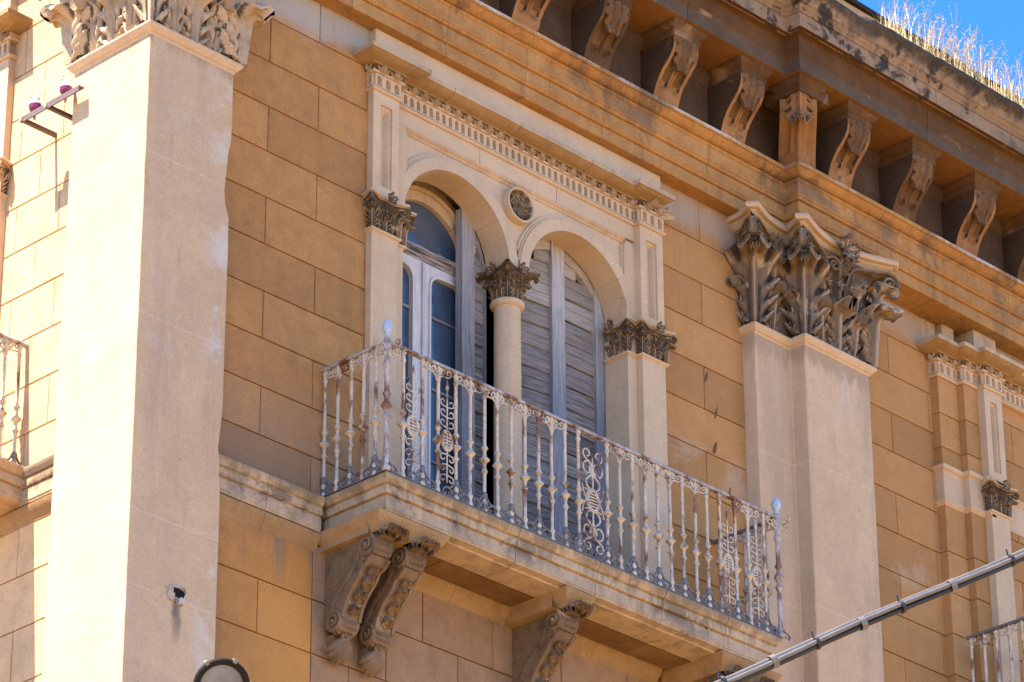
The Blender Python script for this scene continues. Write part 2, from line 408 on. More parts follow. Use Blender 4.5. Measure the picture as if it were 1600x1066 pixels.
class MB:
    def __init__(s): s.v = []; s.f = []; s.w = {}
    def add(s, vs, fs):
        b = len(s.v)
        s.v += [Vector(a) for a in vs]
        s.f += [tuple(b + i for i in f) for f in fs]
        return s
    def merge(s, o, mat=None):
        b = len(s.v)
        for i, q in o.w.items(): s.w[b + i] = q
        s.v += [(mat @ a) if mat else a.copy() for a in o.v]
        s.f += [tuple(b + i for i in f) for f in o.f]
        return s
    def box(s, x0, x1, y0, y1, z0, z1):
        return s.add([(x0, y0, z0), (x1, y0, z0), (x1, y1, z0), (x0, y1, z0), (x0, y0, z1), (x1, y0, z1), (x1, y1, z1), (x0, y1, z1)],
                     [(0, 1, 5, 4), (1, 2, 6, 5), (2, 3, 7, 6), (3, 0, 4, 7), (4, 5, 6, 7), (3, 2, 1, 0)])
    def loft(s, rings, closed=True, caps=True):
        n = len(rings[0]); b = len(s.v)
        for r in rings: s.v += [Vector(a) for a in r]
        for i in range(len(rings) - 1):
            for j in range(n if closed else n - 1):
                k = (j + 1) % n
                s.f.append((b + i * n + j, b + i * n + k, b + (i + 1) * n + k, b + (i + 1) * n + j))
        if caps and closed:
            s.f.append(tuple(b + j for j in reversed(range(n))))
            s.f.append(tuple(b + (len(rings) - 1) * n + j for j in range(n)))
        return s
    def grid(s, fn, nu, nv):
        return s.loft([[fn(i / nu, j / nv) for j in range(nv + 1)] for i in range(nu + 1)], False, False)
    def tube(s, pts, r, n=6, flat=1.0, axis=None):
        pts = [Vector(p) for p in pts]; rings = []
        up = Vector(axis) if axis else None
        prev = None
        for i, p in enumerate(pts):
            t = (pts[min(i + 1, len(pts) - 1)] - pts[max(i - 1, 0)]).normalized()
            if up is not None: a = up.cross(t)
            else:
                a = prev if prev is not None else (Vector((0, 0, 1)) if abs(t.z) < .9 else Vector((1, 0, 0)))
                a = a - a.dot(t) * t
            a.normalize(); prev = a
            b = t.cross(a)
            rr = r[i] if isinstance(r, (list, tuple)) else r
            rings.append([p + (a * math.cos(2 * PI * k / n) + b * math.sin(2 * PI * k / n) * flat) * rr for k in range(n)])
        return s.loft(rings)
    def lathe(s, prof, n=10, c=(0, 0, 0)):
        c = Vector(c)
        return s.loft([[c + Vector((r * math.cos(2 * PI * k / n), r * math.sin(2 * PI * k / n), z)) for k in range(n)] for r, z in prof])
    def ball(s, c, r, n=8, m=5, sq=(1, 1, 1)):
        c = Vector(c)
        rings = []
        for i in range(m + 1):
            a = -PI / 2 + PI * i / m
            q = max(.02, math.cos(a))
            rings.append([c + Vector((r * q * math.cos(2 * PI * k / n) * sq[0], r * q * math.sin(2 * PI * k / n) * sq[1], r * math.sin(a) * sq[2])) for k in range(n)])
        return s.loft(rings)
    def poly(s, outer, holes=(), fn=lambda p: p):
        """flat polygon with holes, 2-D loops mapped by fn to 3-D"""
        loops = [[Vector((a, b, 0)) for a, b in l] for l in (outer, *holes)]
        flat = [p for l in loops for p in l]
        tri = tessellate_polygon(loops)
        return s.add([fn((p.x, p.y)) for p in flat], tri)
    def prism(s, outer, fn0, fn1):
        """solid between two mapped copies of a 2-D outline"""
        n = len(outer)
        s.poly(outer, (), fn0); s.poly(outer, (), fn1)
        return s.add([fn0(p) for p in outer] + [fn1(p) for p in outer], [(i, (i + 1) % n, n + (i + 1) % n, n + i) for i in range(n)])
    def jitter(s, amp, freq=9.0):
        for i, p in enumerate(s.v):
            s.v[i] = p + noise.noise_vector(p * freq) * amp
        return s
    def mesh(s, name, mat, smooth=35):
        me = bpy.data.meshes.new(name)
        me.from_pydata([tuple(a) for a in s.v], [], s.f)
        me.materials.append(mat)
        if s.w:
            at = me.attributes.new('dark_tone', 'FLOAT', 'POINT')
            for i, q in s.w.items(): at.data[i].value = q
        import bmesh
        bm = bmesh.new(); bm.from_mesh(me)
        bmesh.ops.remove_doubles(bm, verts=bm.verts, dist=1e-5)
        bmesh.ops.recalc_face_normals(bm, faces=bm.faces)
        bm.to_mesh(me); bm.free()
        if smooth:
            me.polygons.foreach_set("use_smooth", [True] * len(me.polygons))
            me.set_sharp_from_angle(angle=math.radians(smooth))
        me.update()
        return me
    def build(s, name, mat, parent=None, label=None, kind=None, smooth=35, bevel=0, alt=()):
        lo = Vector([min(p[i] for p in s.v) for i in range(3)]); hi = Vector([max(p[i] for p in s.v) for i in range(3)])
        c = (lo + hi) / 2
        s.v = [p - c for p in s.v]
        o = bpy.data.objects.new(name, s.mesh(name, mat, smooth))
        link(o, parent, Matrix.Translation(c))
        if label: o["label"] = label
        if kind: o["kind"] = kind
        for mt_, test in alt:
            face_mat(o.data, mt_, test, c)
        if bevel:
            b = o.modifiers.new("bevel", 'BEVEL'); b.width = bevel; b.segments = 2; b.limit_method = 'ANGLE'; b.angle_limit = math.radians(40)
        return o

def mitred(path):
    """plan polyline -> [(point, mitre vector)], outward normal to the right of travel"""
    out = []
    P = [Vector(p) for p in path]
    for i, p in enumerate(P):
        ns = []
        for a, b in ((i - 1, i), (i, i + 1)):
            if a >= 0 and b < len(P):
                d = (P[b] - P[a]).normalized(); ns.append(Vector((d.y, -d.x)))
        if len(ns) == 1: mv = ns[0]
        else:
            mv = ns[0] + ns[1]
            mv = mv / max(.3, mv.dot(ns[0]))
        out.append((p, mv))
    return out
def subdivide(mp, step):
    out = []
    for (p, a), (q, b) in zip(mp, mp[1:]):
        n = max(1, int(round((q - p).length / step)))
        for k in range(n):
            t = k / n
            if k == 0: out.append((p, a))
            else:
                d = (q - p).normalized(); out.append((p.lerp(q, t), None if False else Vector((d.y, -d.x)) if False else a.lerp(b, t)))
    out.append(mp[-1])
    return out
def straight(mp):
    """insert near-corner points so that mitre vectors only act at corners"""
    return mp
def extrude(path, prof, step=.25, jit=.0015, cuts=None, gap=.004, freq=7, rough=None):
    """moulding run; returns one MB per piece (cuts = plan positions measured along the path)"""
    mp = mitred(path)
    L = [0]
    for (p, _), (q, _) in zip(mp, mp[1:]): L.append(L[-1] + (q - p).length)
    def at(s):
        for i in range(len(L) - 1):
            if s <= L[i + 1] + 1e-9:
                p, q = mp[i][0], mp[i + 1][0]
                t = (s - L[i]) / max(1e-9, L[i + 1] - L[i])
                if t < 1e-6: return mp[i]
                if t > 1 - 1e-6: return mp[i + 1]
                d = (q - p).normalized()
                return (p.lerp(q, t), Vector((d.y, -d.x)))
        return mp[-1]
    ss = [0] + sorted(cuts or []) + [L[-1]]
    out = []
    for k, (a, b) in enumerate(zip(ss, ss[1:])):
        a2 = a + (gap / 2 if k else 0); b2 = b - (gap / 2 if k < len(ss) - 2 else 0)
        st = [a2]
        keys = [x for x in L if a2 + 1e-4 < x < b2 - 1e-4] + [b2]
        for x in keys:
            n = max(1, int((x - st[-1]) / step)); s0 = st[-1]
            # corner-adjacent points are kept close to corners so mitres stay crisp
            for i in range(1, n + 1): st.append(s0 + (x - s0) * i / n)
        rings = []
        for s_ in st:
            p, mv = at(s_)
            ring = []
            for o, z in prof:
                w = Vector((p.x + mv.x * o, p.y + mv.y * o, z))
                if jit:
                    nv_ = noise.noise_vector(w * freq) * jit
                    if s_ in (st[0], st[-1]):
                        tg = Vector((-mv.y, mv.x, 0)).normalized(); nv_ -= tg * nv_.dot(tg)
                    w += nv_
                if rough: w = rough(w, o, z)
                ring.append(w)
            rings.append(ring)
        mb = MB().loft(rings, True, True)
        out.append(mb)
    return out

def smoothstep(a, b, x):
    t = max(0, min(1, (x - a) / (b - a))); return t * t * (3 - 2 * t)

# ------------------------------------------------------------------ carved ornament
def leaf_mb(w, h, curl=2.7, lean=.12, lobes=4, cup=.30, nu=30, nv=14, thick=None, t0=.60, fold=0.0, deep=1.0):
    """acanthus leaf: local x right, -y outward, z up; double rib, veins sweeping out to pointed lobes with deep eyes between, tip rolling over"""
    th = thick or w * .07
    o = z = 0.0
    cl = []
    ds = h * 1.28 / nu
    for i in range(nu + 1):
        t = i / nu
        a = lean + curl * max(0, (t - t0) / (1 - t0)) ** 1.25
        cl.append((o, z, a))
        o += math.sin(a) * ds; z += math.cos(a) * ds
    zmax = max(c[1] for c in cl)
    k = h / zmax
    front, back = [], []
    for i in range(nu + 1):
        t = i / nu
        oo, zz, a = cl[i]; oo *= k; zz *= k
        W = w / 2 * (.62 + .40 * math.sin(PI * min(1, t * 1.1) * .8)) * (1 - .70 * max(0, (t - .70) / .30) ** 2)
        n = (math.cos(a), -math.sin(a))
        tg = (math.sin(a), math.cos(a))
        rf, rb = [], []
        for j in range(nv + 1):
            v = 2 * j / nv - 1; av = abs(v)
            ph = lobes * (t - .20 * max(0, av - .15)) + .25
            rid = .5 + .5 * math.cos(2 * PI * ph)                 # 1 on a vein, 0 in an eye
            edge = .66 + .36 * rid ** .6
            x = W * (av if av < .5 else .5 + (av - .5) * 2 * (edge - .5))
            x = math.copysign(x, v)
            amp = smoothstep(.12, .5, av)
            fo = fold * (1 - .75 * smoothstep(.52, .85, t))
            d = -cup * w * .5 * v * v - fo * abs(x) + .024 * w * math.cos(2 * PI * av * 3.5) * (1 - smoothstep(.55, .8, t)) + .085 * w * math.exp(-(v / .10) ** 2) - .05 * w * math.exp(-((av - .24) / .07) ** 2)
            d += deep * w * amp * (.09 * rid - .12 * (1 - rid) ** 2 * smoothstep(.3, .7, av))
            d += .06 * w * smoothstep(.75, 1.0, av) * rid          # lobe tips turn outwards
            up = .085 * h * max(0, av - .35) * (.4 + rid)
            for lst, off in ((rf, d), (rb, d - th)):
                lst.append(Vector((x, -(oo + n[0] * off + tg[0] * up), zz + n[1] * off + tg[1] * up)))
        front.append(rf); back.append(rb)
    mb = MB()
    mb.loft([f + list(reversed(b)) for f, b in zip(front, back)], True, True)
    m2 = 2 * (nv + 1)
    for i in range(nu + 1):
        t = i / nu
        for j in range(nv + 1):
            v_ = 2 * j / nv - 1; av = abs(v_)
            rid = .5 + .5 * math.cos(2 * PI * (lobes * (t - .20 * max(0, av - .15)) + .25))
            q = (1 - rid) ** 1.5 * smoothstep(.3, .6, av) * (1 - smoothstep(.75, .95, t)) + .7 * math.exp(-((av - .24) / .07) ** 2) * (1 - smoothstep(.4, .6, t))
            rg_ = math.exp(-(v_ / .07) ** 2) * (1 - smoothstep(.7, .9, t)) + .8 * rid ** 4 * smoothstep(.5, .8, av)
            mb.w[i * m2 + j] = min(1, q) if q > .25 else min(1, q) - .8 * min(1, rg_)  # weights for eye shade and ridge highlights painted into the colour
            mb.w[i * m2 + m2 - 1 - j] = .8 if t < .6 else 0.0
    return mb
def scroll_mb(p0, c, R, width, th, turns=1.45, rise=.8, z_start_dir=1):
    """ribbon that rises from p0, runs under the abacus and winds into a pierced spiral round c (3-D points)"""
    p0, c = Vector(p0), Vector(c)
    e1 = Vector((c.x - p0.x, c.y - p0.y, 0)); L = e1.length; e1.normalize()
    wd = e1.cross(Vector((0, 0, 1)))
    h0 = p0.z - c.z
    lead = catmull([(0, h0), (L * .05, h0 * .55 + R * .1), (L * .22, R * .35), (L * .55, R * .72), (L - R * .3, R * 1.04)], 6)
    pts = [p0 + e1 * a + Vector((0, 0, b - h0)) for a, b in lead]
    n = int(18 * turns)
    for i in range(1, n + 1):
        t = i / n; a = PI / 2 - 2 * PI * turns * t + .28; r_ = R * (1.02 - .74 * t)
        pts.append(c + e1 * (r_ * math.cos(a)) + Vector((0, 0, r_ * math.sin(a))))
    rings = []
    m_ = len(pts)
    for i, p in enumerate(pts):
        t = (pts[min(i + 1, m_ - 1)] - pts[max(0, i - 1)]).normalized()
        nr = t.cross(wd).normalized()
        q = th * (.6 + .4 * min(1, i / 8)) * (1 - .4 * max(0, (i - (m_ - n)) / n)); w2 = width / 2 * (.55 + .45 * min(1, i / 10))
        rings.append([p + nr * q / 2 - wd * w2, p + nr * q * .15 - wd * w2 * .7, p - nr * q / 2 - wd * w2, p - nr * q / 2 + wd * w2, p + nr * q * .15 + wd * w2 * .7, p + nr * q / 2 + wd * w2])
    mb = MB().loft(rings)
    mb.ball(c, R * .24, 8, 5)
    return mb
def catmull(P, n=8):
    out = []
    for i in range(len(P) - 1):
        p0, p1, p2, p3 = P[max(i - 1, 0)], P[i], P[i + 1], P[min(i + 2, len(P) - 1)]
        for k in range(n):
            t = k / n
            out.append(tuple(.5 * (2 * b + (c - a) * t + (2 * a - 5 * b + 4 * c - d) * t * t + (3 * b - a - 3 * c + d) * t ** 3) for a, b, c, d in zip(p0, p1, p2, p3)))
    out.append(P[-1]); return out
def frame(out, pos):
    """matrix: local -y -> out (plan dir), z up"""
    o = Vector((out[0], out[1], 0)).normalized()
    r = Vector((-o.y, o.x, 0))                       # local x (right when facing the ornament)
    mt = Matrix.Identity(4)
    for i in range(3):
        mt[i][0], mt[i][1], mt[i][2] = r[i], -o[i], (0, 0, 1)[i]
        mt[i][3] = pos[i]
    return mt
def spiral_mb(R, width, turns=1.6, tr=.2, hand=1, tail=None, start=PI / 2):
    """ribbon volute in local xz plane, width along y; hand = winding"""
    mb = MB(); rings = []
    n = int(14 * turns) + 2
    pts = []
    if tail: pts += [Vector((hand * a, 0, b)) for a, b in tail]
    for i in range(n + 1):
        t = i / n
        th = start - 2 * PI * turns * t
        r = R * (1 - .80 * t ** .8)
        pts.append(Vector((hand * r * math.cos(th), 0, r * math.sin(th))))
    m_ = len(pts)
    for i, p in enumerate(pts):
        t = (pts[min(i + 1, m_ - 1)] - pts[max(0, i - 1)]).normalized()
        nr = Vector((-t.z, 0, t.x))
        q = tr * R * (1.0 - .45 * max(0, (i - (m_ - n)) / n))
        wd = width / 2 * (1 - .25 * max(0, (i - (m_ - n)) / n))
        rings.append([p + nr * q / 2 + Vector((0, -wd, 0)), p - nr * q / 2 + Vector((0, -wd, 0)), p - nr * q / 2 + Vector((0, wd, 0)), p + nr * q / 2 + Vector((0, wd, 0))])
    mb.loft(rings)
    mb.ball((0, 0, 0), R * .20, 8, 5)
    return mb
def rosette_mb(R, petals=6, depth=.35):
    """flower facing -y"""
    mb = MB()
    lf = leaf_mb(R * .85, R, curl=1.5, lean=.55, lobes=2, cup=.2, nu=10, nv=6)
    for k in range(petals):
        mb.merge(lf, Matrix.Rotation(2 * PI * k / petals, 4, 'Y'))
    mb.ball((0, -R * .32, 0), R * .28, 8, 5)
    return mb

def concave(a, b, sag, n=9):
    """plan curve from a to b bowed by sag to the left of travel (towards the wall)"""
    a, b = Vector(a), Vector(b)
    d = (b - a).normalized(); nrm = Vector((-d.y, d.x))
    return [a.lerp(b, i / n) + nrm * sag * math.sin(PI * i / n) for i in range(n + 1)]

ABACUS = [(-.085, 0), (-.068, .07), (-.084, .15), (-.074, .30), (-.036, .54), (-.036, .60), (-.004, .625), (.008, .80), (-.002, 1.0)]

# ====================================================================== setting
g = MB().add([(-400, -400, 0), (400, -400, 0), (400, 400, 0), (-400, 400, 0)], [(0, 1, 2, 3)])
go = g.build('ground', M['paving'], None, 'pale sunlit street paving below the building', 'structure', 0)

# ====================================================================== the building
B = thing('building', 'ochre stone corner building with twin-arched window, carved capitals and bracketed cornice', 'building')
def part(name, label=None, loc=(0, 0, 0)):
    o = bpy.data.objects.new(name, None); o.empty_display_size = .1
    link(o, B, Matrix.Translation(loc))
    if label: o["label"] = label
    return o

XS = -3.384          # side face of the corner pilaster (sunlit)
XW = -3.19           # sunlit side wall plane
# ---------------------------------------------------------------- walls
wall = MB()
for x0, x1, z0, z1 in ((-3.15, -1.06, 0, 15.5), (1.3, 12, 0, 15.5), (-1.06, 1.3, 0, 11.8), (-1.06, 1.3, 14.85, 15.5)):
    wall.box(x0, x1, .014, .5, z0, z1)
wall_o = wall.build('wall', M['mortar'], B, smooth=0)
swall = MB().box(XW + .014, XW + .5, .52, 9, 0, 15.5)
swall_o = swall.build('wall', M['mortar'], B, 'sunlit side wall of the building', smooth=0)
room = MB().box(-1.9, 2.2, .75, .9, 11, 15.2)
room.box(-2.0, -1.9, .5, .9, 11, 15.2).box(2.2, 2.3, .5, .9, 11, 15.2).box(-2, 2.3, .5, .9, 15.2, 15.3).box(-2, 2.3, .5, .9, 10.9, 11)
room.build('room_shell', M['dark'], B, smooth=0)
core = MB().box(-3.0, 12, .95, 9, 0, 17.0)
core.build('building_core', M['mortar'], B, smooth=0)

def block(parent, mat, a0, a1, z0, z1, y, axis='x', gh=.0036, gv=.0026, rec=.03, ch=.004, name='stone_block'):
    """one ashlar block with chamfered arrises; axis x: faces -y at y; axis y: faces -x at x=y"""
    a0 += gv; a1 -= gv; z0 += gh; z1 -= gh
    if a1 - a0 < .01 or z1 - z0 < .01: return
    w = random.uniform(-.0012, .0012)
    vs = []
    for d, e in ((rec, 0), (ch, 0), (w, ch)):
        for a, z in ((a0 + e, z0 + e), (a1 - e, z0 + e), (a1 - e, z1 - e), (a0 + e, z1 - e)):
            vs.append((a, y + d, z) if axis == 'x' else (y + d, a, z))
    fs = [(0, 1, 5, 4), (1, 2, 6, 5), (2, 3, 7, 6), (3, 0, 4, 7), (4, 5, 9, 8), (5, 6, 10, 9), (6, 7, 11, 10), (7, 4, 8, 11), (8, 9, 10, 11)]
    MB().add(vs, fs).build(name, mat, parent, smooth=0)
def courses(parent, mat, x0, x1, zs, joint, L, y, axis='x', phase=0):
    for i, (z0, z1) in enumerate(zip(zs, zs[1:])):
        off = joint + (L / 2 if (i + phase) % 2 else 0)
        k0 = math.floor((x0 - off) / L)
        cuts = [x0] + [off + k * L for k in range(k0, k0 + 60) if x0 + .03 < off + k * L < x1 - .03] + [x1]
        for a, b in zip(cuts, cuts[1:]): block(parent, mat, a, b, z0, z1, y, axis)
# main facade, left bay above the string course
zl = [11.78, 12.113, 12.441, 12.769, 13.096, 13.427, 13.758, 14.088, 14.413, 14.74, 15.068, 15.42]
courses(wall_o, M['wall'], -2.74, -1.30, zl, -1.765, .855, 0.0, phase=0)
# below the string course
zlow = [9.40, 9.76, 10.12, 10.47, 10.822, 11.17, 11.53]
courses(wall_o, M['wall'], -2.78, -1.735, zlow, -2.172, .9, 0.0, phase=0)
courses(wall_o, M['wall_grey'], -1.735, 2.35, zlow, -.807, .62, -.004, phase=1)
# right of the window
zr = [11.42, 11.752, 12.081, 12.410, 12.738, 13.067, 13.395, 13.722, 14.051, 14.379, 14.706, 15.037, 15.42]
courses(wall_o, M['wall'], 1.40, 2.36, zr, 1.908, .855, 0.0, phase=1)
# right wing
zw = [10.55, 10.87, 11.19, 11.515, 11.84, 12.16, 12.48, 12.80, 13.125, 13.448, 13.771, 14.099, 14.419, 14.739, 15.06, 15.42]
courses(wall_o, M['wall'], 3.40, 4.47, zw, 3.978, .90, 0.0, phase=1)
courses(wall_o, M['wall'], 5.05, 7.4, zw, 5.30, .90, -.10, phase=0)
# sunlit side wall
zsd = [8.0, 8.34, 8.70, 9.05, 9.40, 9.76, 10.12, 10.47, 10.825, 11.17, 11.53, 11.785, 12.115, 12.445, 12.775, 13.105, 13.437, 13.765, 14.098, 14.42, 14.745, 15.075, 15.42]
courses(swall_o, M['wall_side'], .30, 1.62, zsd, .80, .42, XW, axis='y', phase=0)
courses(swall_o, M['wall_side'], 1.62, 6.0, zsd, .80, .84, XW, axis='y', phase=0)

for cx, cz, w, h, a in ((1.93, 13.98, .016, .05, .35), (2.02, 13.73, .012, .06, .3), (2.00, 13.46, .02, .055, .35), (2.14, 13.18, .012, .035, .3), (2.20, 13.05, .012, .03, .4), (-2.66, 13.30, .03, .07, .3)):
    o_ = []
    for k in range(12):
        t = 2 * PI * k / 12; q = 1 + .35 * noise.noise(Vector((cx * 9 + math.cos(t), cz * 9 + math.sin(t), 1)))
        ex, ez = w * .75 * q * math.cos(t) * (1 - .5 * math.sin(t)), h * q * math.sin(t)
        o_.append((cx + ex * math.cos(a) + ez * math.sin(a), cz + ez * math.cos(a) - ex * math.sin(a)))
    mb = MB().loft([[Vector((x, -.0032, z)) for x, z in o_], [Vector((x * .6 + cx * .4, -.0042, z * .6 + cz * .4)) for x, z in o_]], True, True)
    mb.build('plaster_scar', M['bracket_dark'], wall_o, smooth=0)
# ---------------------------------------------------------------- pilaster shafts
def shaft(name, plan, z0, z1, mat, label=None, dz=.09, chips=(), jit=.0025):
    """vertical shaft from an open plan outline; edges jittered and chipped"""
    n = int((z1 - z0) / dz); rings = []
    for i in range(n + 1):
        z = z0 + (z1 - z0) * i / n; ring = []
        for x, y in plan:
            p = Vector((x, y, z))
            p += noise.noise_vector(p * 6) * jit
            for cx, cy, cz, cr, cd, dx, dy in chips:
                d = abs(z - cz) / cr
                if d < 1 and abs(x - cx) < .06 and abs(y - cy) < .06:
                    k = (1 - d * d) * cd * (.7 + .6 * noise.noise(p * 23))
                    p.x += dx * k; p.y += dy * k
            ring.append(p)
        rings.append(ring)
    return MB().loft(rings, True, True).build(name, mat, B, label, smooth=30)
shaft_lp = shaft('pilaster_shaft', [(XS, .47), (XS, .1), (XS, -.15), (XS, -.232), (XS + .005, -.237), (-3.2, -.237), (-2.95, -.237), (-2.72, -.237), (-2.70, -.232), (-2.697, -.2), (-2.697, .02), (-3.0, .3)],
      8.6, 14.40, M['pilaster'], 'wide corner pilaster with one sunlit and one shaded face',
      chips=[(-2.70, -.22, 13.52, .2, .05, -1, .3), (-2.70, -.22, 13.75, .1, .03, -1, .2), (-2.70, -.22, 11.75, .25, .02, -1, .2)])
shaft('pilaster_shaft', [(2.327, .02), (2.327, -.105), (2.33, -.112), (2.5, -.113), (2.705, -.113), (2.712, -.12), (2.715, -.24), (2.722, -.247), (3.05, -.248), (3.415, -.247), (3.43, -.24), (3.43, .02)],
      9.2, 14.44, M['pilaster'], 'stepped cream pilaster right of the balcony',
      chips=[(2.33, -.11, 12.60, .12, .05, 1, .6), (2.33, -.11, 12.50, .1, .07, 1, .6)])
# crumbled pocket on the corner pilaster
def pocket(cx, cz, y, w, h):
    o_, i_ = [], []
    for k in range(16):
        a = 2 * PI * k / 16; r = 1 + .45 * noise.noise(Vector((math.cos(a) * 2, math.sin(a) * 2, 3.3)))
        o_.append((cx + w * r * math.cos(a), cz + h * r * math.sin(a)))
        r2_ = .52 + .35 * noise.noise(Vector((math.cos(a) * 2, math.sin(a) * 2, 9.1)))
        i_.append((cx + .02 + w * r2_ * math.cos(a), cz + .01 + h * r2_ * math.sin(a)))
    mb = MB()
    mb.loft([[(a, y + .004, z) for a, z in o_], [(a * .96 + cx * .04, y - .006, z * .96 + cz * .04) for a, z in o_], [(a, y - .007, z) for a, z in i_], [(a, y + .0, z) for a, z in i_]], True, False)
    mb.jitter(.012, 17)
    o = mb.build('mortar_patch', M['mortar_grey'], B, 'grey mortar rim of the crumbled hole in the corner pilaster')
    MB().poly(i_, (), lambda p: (p[0], y - .0035, p[1])).build('hole_shadow', M['dark'], B, 'flat dark patch for the shade in the hole of the corner pilaster', smooth=0)  # flat dark sheet, the shade inside the hole put into its colour
pocket(-3.01, 10.735, -.2375, .085, .062)

# ---------------------------------------------------------------- entablature
PATH = [(XW - .03, 9), (XW - .03, .62), (XS - .02, .62), (XS - .02, -.25), (-2.68, -.25), (-2.68, -.12), (2.705, -.12), (2.705, -.25), (12, -.25)]
def s_of(x):             # path length at facade x
    L0 = 8.38 + .164 + .87 + (XS - .02 + 2.68) * -1
    L0 = (9 - .62) + abs((XW - .03) - (XS - .02)) + .87 + (-2.68 - (XS - .02)) + .13
    return L0 + (x + 2.68) + (.13 if x > 2.705 else 0)
ARCH = [(-.3, 15.357), (-.09, 15.357), (0, 15.357), (.004, 15.36), (.004, 15.448), (-.004, 15.452), (-.004, 15.457), (.014, 15.460), (.018, 15.466), (.018, 15.474), (.024, 15.478), (.027, 15.486), (.020, 15.490),
        (.020, 15.570), (.012, 15.574), (.012, 15.579), (.032, 15.583), (.036, 15.591), (.036, 15.600), (.044, 15.604), (.047, 15.614), (.038, 15.618), (.038, 15.716), (.048, 15.720), (.055, 15.728), (.055, 15.738),
        (.034, 15.742), (.034, 15.750), (.060, 15.753), (.084, 15.764), (.100, 15.780), (.108, 15.786), (.108, 15.792), (.124, 15.795), (.124, 15.826), (.115, 15.832), (-.02, 15.834), (-.3, 15.834)]
for mb in extrude(PATH, ARCH, .12, .0022, [s_of(x) for x in (-1.6, -.75, 0.0, .77, 1.84, 2.40, 3.57, 4.24, 5.12, 6.2, 7.5)], gap=.0035):
    mb.build('architrave_block', M['arch'], B, smooth=28)
FRZ = [(-.3, 15.826), (0, 15.826), (0, 16.235), (.008, 16.24), (.02, 16.262), (.028, 16.285), (.040, 16.30), (.044, 16.318), (.044, 16.352), (-.3, 16.352)]
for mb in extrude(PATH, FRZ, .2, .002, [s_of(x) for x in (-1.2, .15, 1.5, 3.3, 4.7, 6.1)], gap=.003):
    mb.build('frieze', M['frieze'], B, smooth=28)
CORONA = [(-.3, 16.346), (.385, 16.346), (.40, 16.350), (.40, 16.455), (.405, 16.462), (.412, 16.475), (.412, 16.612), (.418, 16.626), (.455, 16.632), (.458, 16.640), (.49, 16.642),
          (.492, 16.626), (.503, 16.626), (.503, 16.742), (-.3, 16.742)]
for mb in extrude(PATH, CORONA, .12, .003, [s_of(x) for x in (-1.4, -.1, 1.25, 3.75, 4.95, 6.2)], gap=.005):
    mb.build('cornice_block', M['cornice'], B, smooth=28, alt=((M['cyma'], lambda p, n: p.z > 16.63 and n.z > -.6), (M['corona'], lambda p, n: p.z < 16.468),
                                                                    (M['soffit_orange'], lambda p, n: p.z < 16.355 and n.z < -.6)))  # downward faces get darker tones, underside shade put into the colour
def crumble(w, o, z):
    if o > .5 and z > 16.86:
        k = noise.noise(w * 2.3) + .6 * noise.noise(w * 7)
        j = max(0, k - .12) * .09
        w = w + Vector((0, j * .8, -j * .55)) + noise.noise_vector(w * 14) * .010
    return w
CYMA = [(-.3, 16.742), (.49, 16.742), (.512, 16.748), (.512, 16.768), (.518, 16.772), (.530, 16.784), (.532, 16.800), (.528, 16.806), (.545, 16.815), (.552, 16.835), (.562, 16.86),
        (.58, 16.885), (.602, 16.90), (.612, 16.91), (.614, 16.945), (.60, 16.96), (.45, 16.985), (-.3, 17.0)]
for mb in extrude(PATH, CYMA, .045, .003, [s_of(x) for x in (-1.1, .3, 1.7, 4.1, 5.75, 7.2)], gap=.006, rough=crumble):
    mb.build('cornice_edge', M['cyma'], B, smooth=30)
# low parapet behind the grass
for mb in extrude(PATH, [(-.3, 16.98), (.42, 16.98), (.42, 17.15), (-.3, 17.15)], .4, .006): mb.build('parapet', M['sand'], B)
for mb in extrude(PATH, [(-.3, 17.148), (.45, 17.15), (.455, 17.185), (-.3, 17.21)], .2, .008): mb.build('parapet_coping', M['roof'], B)

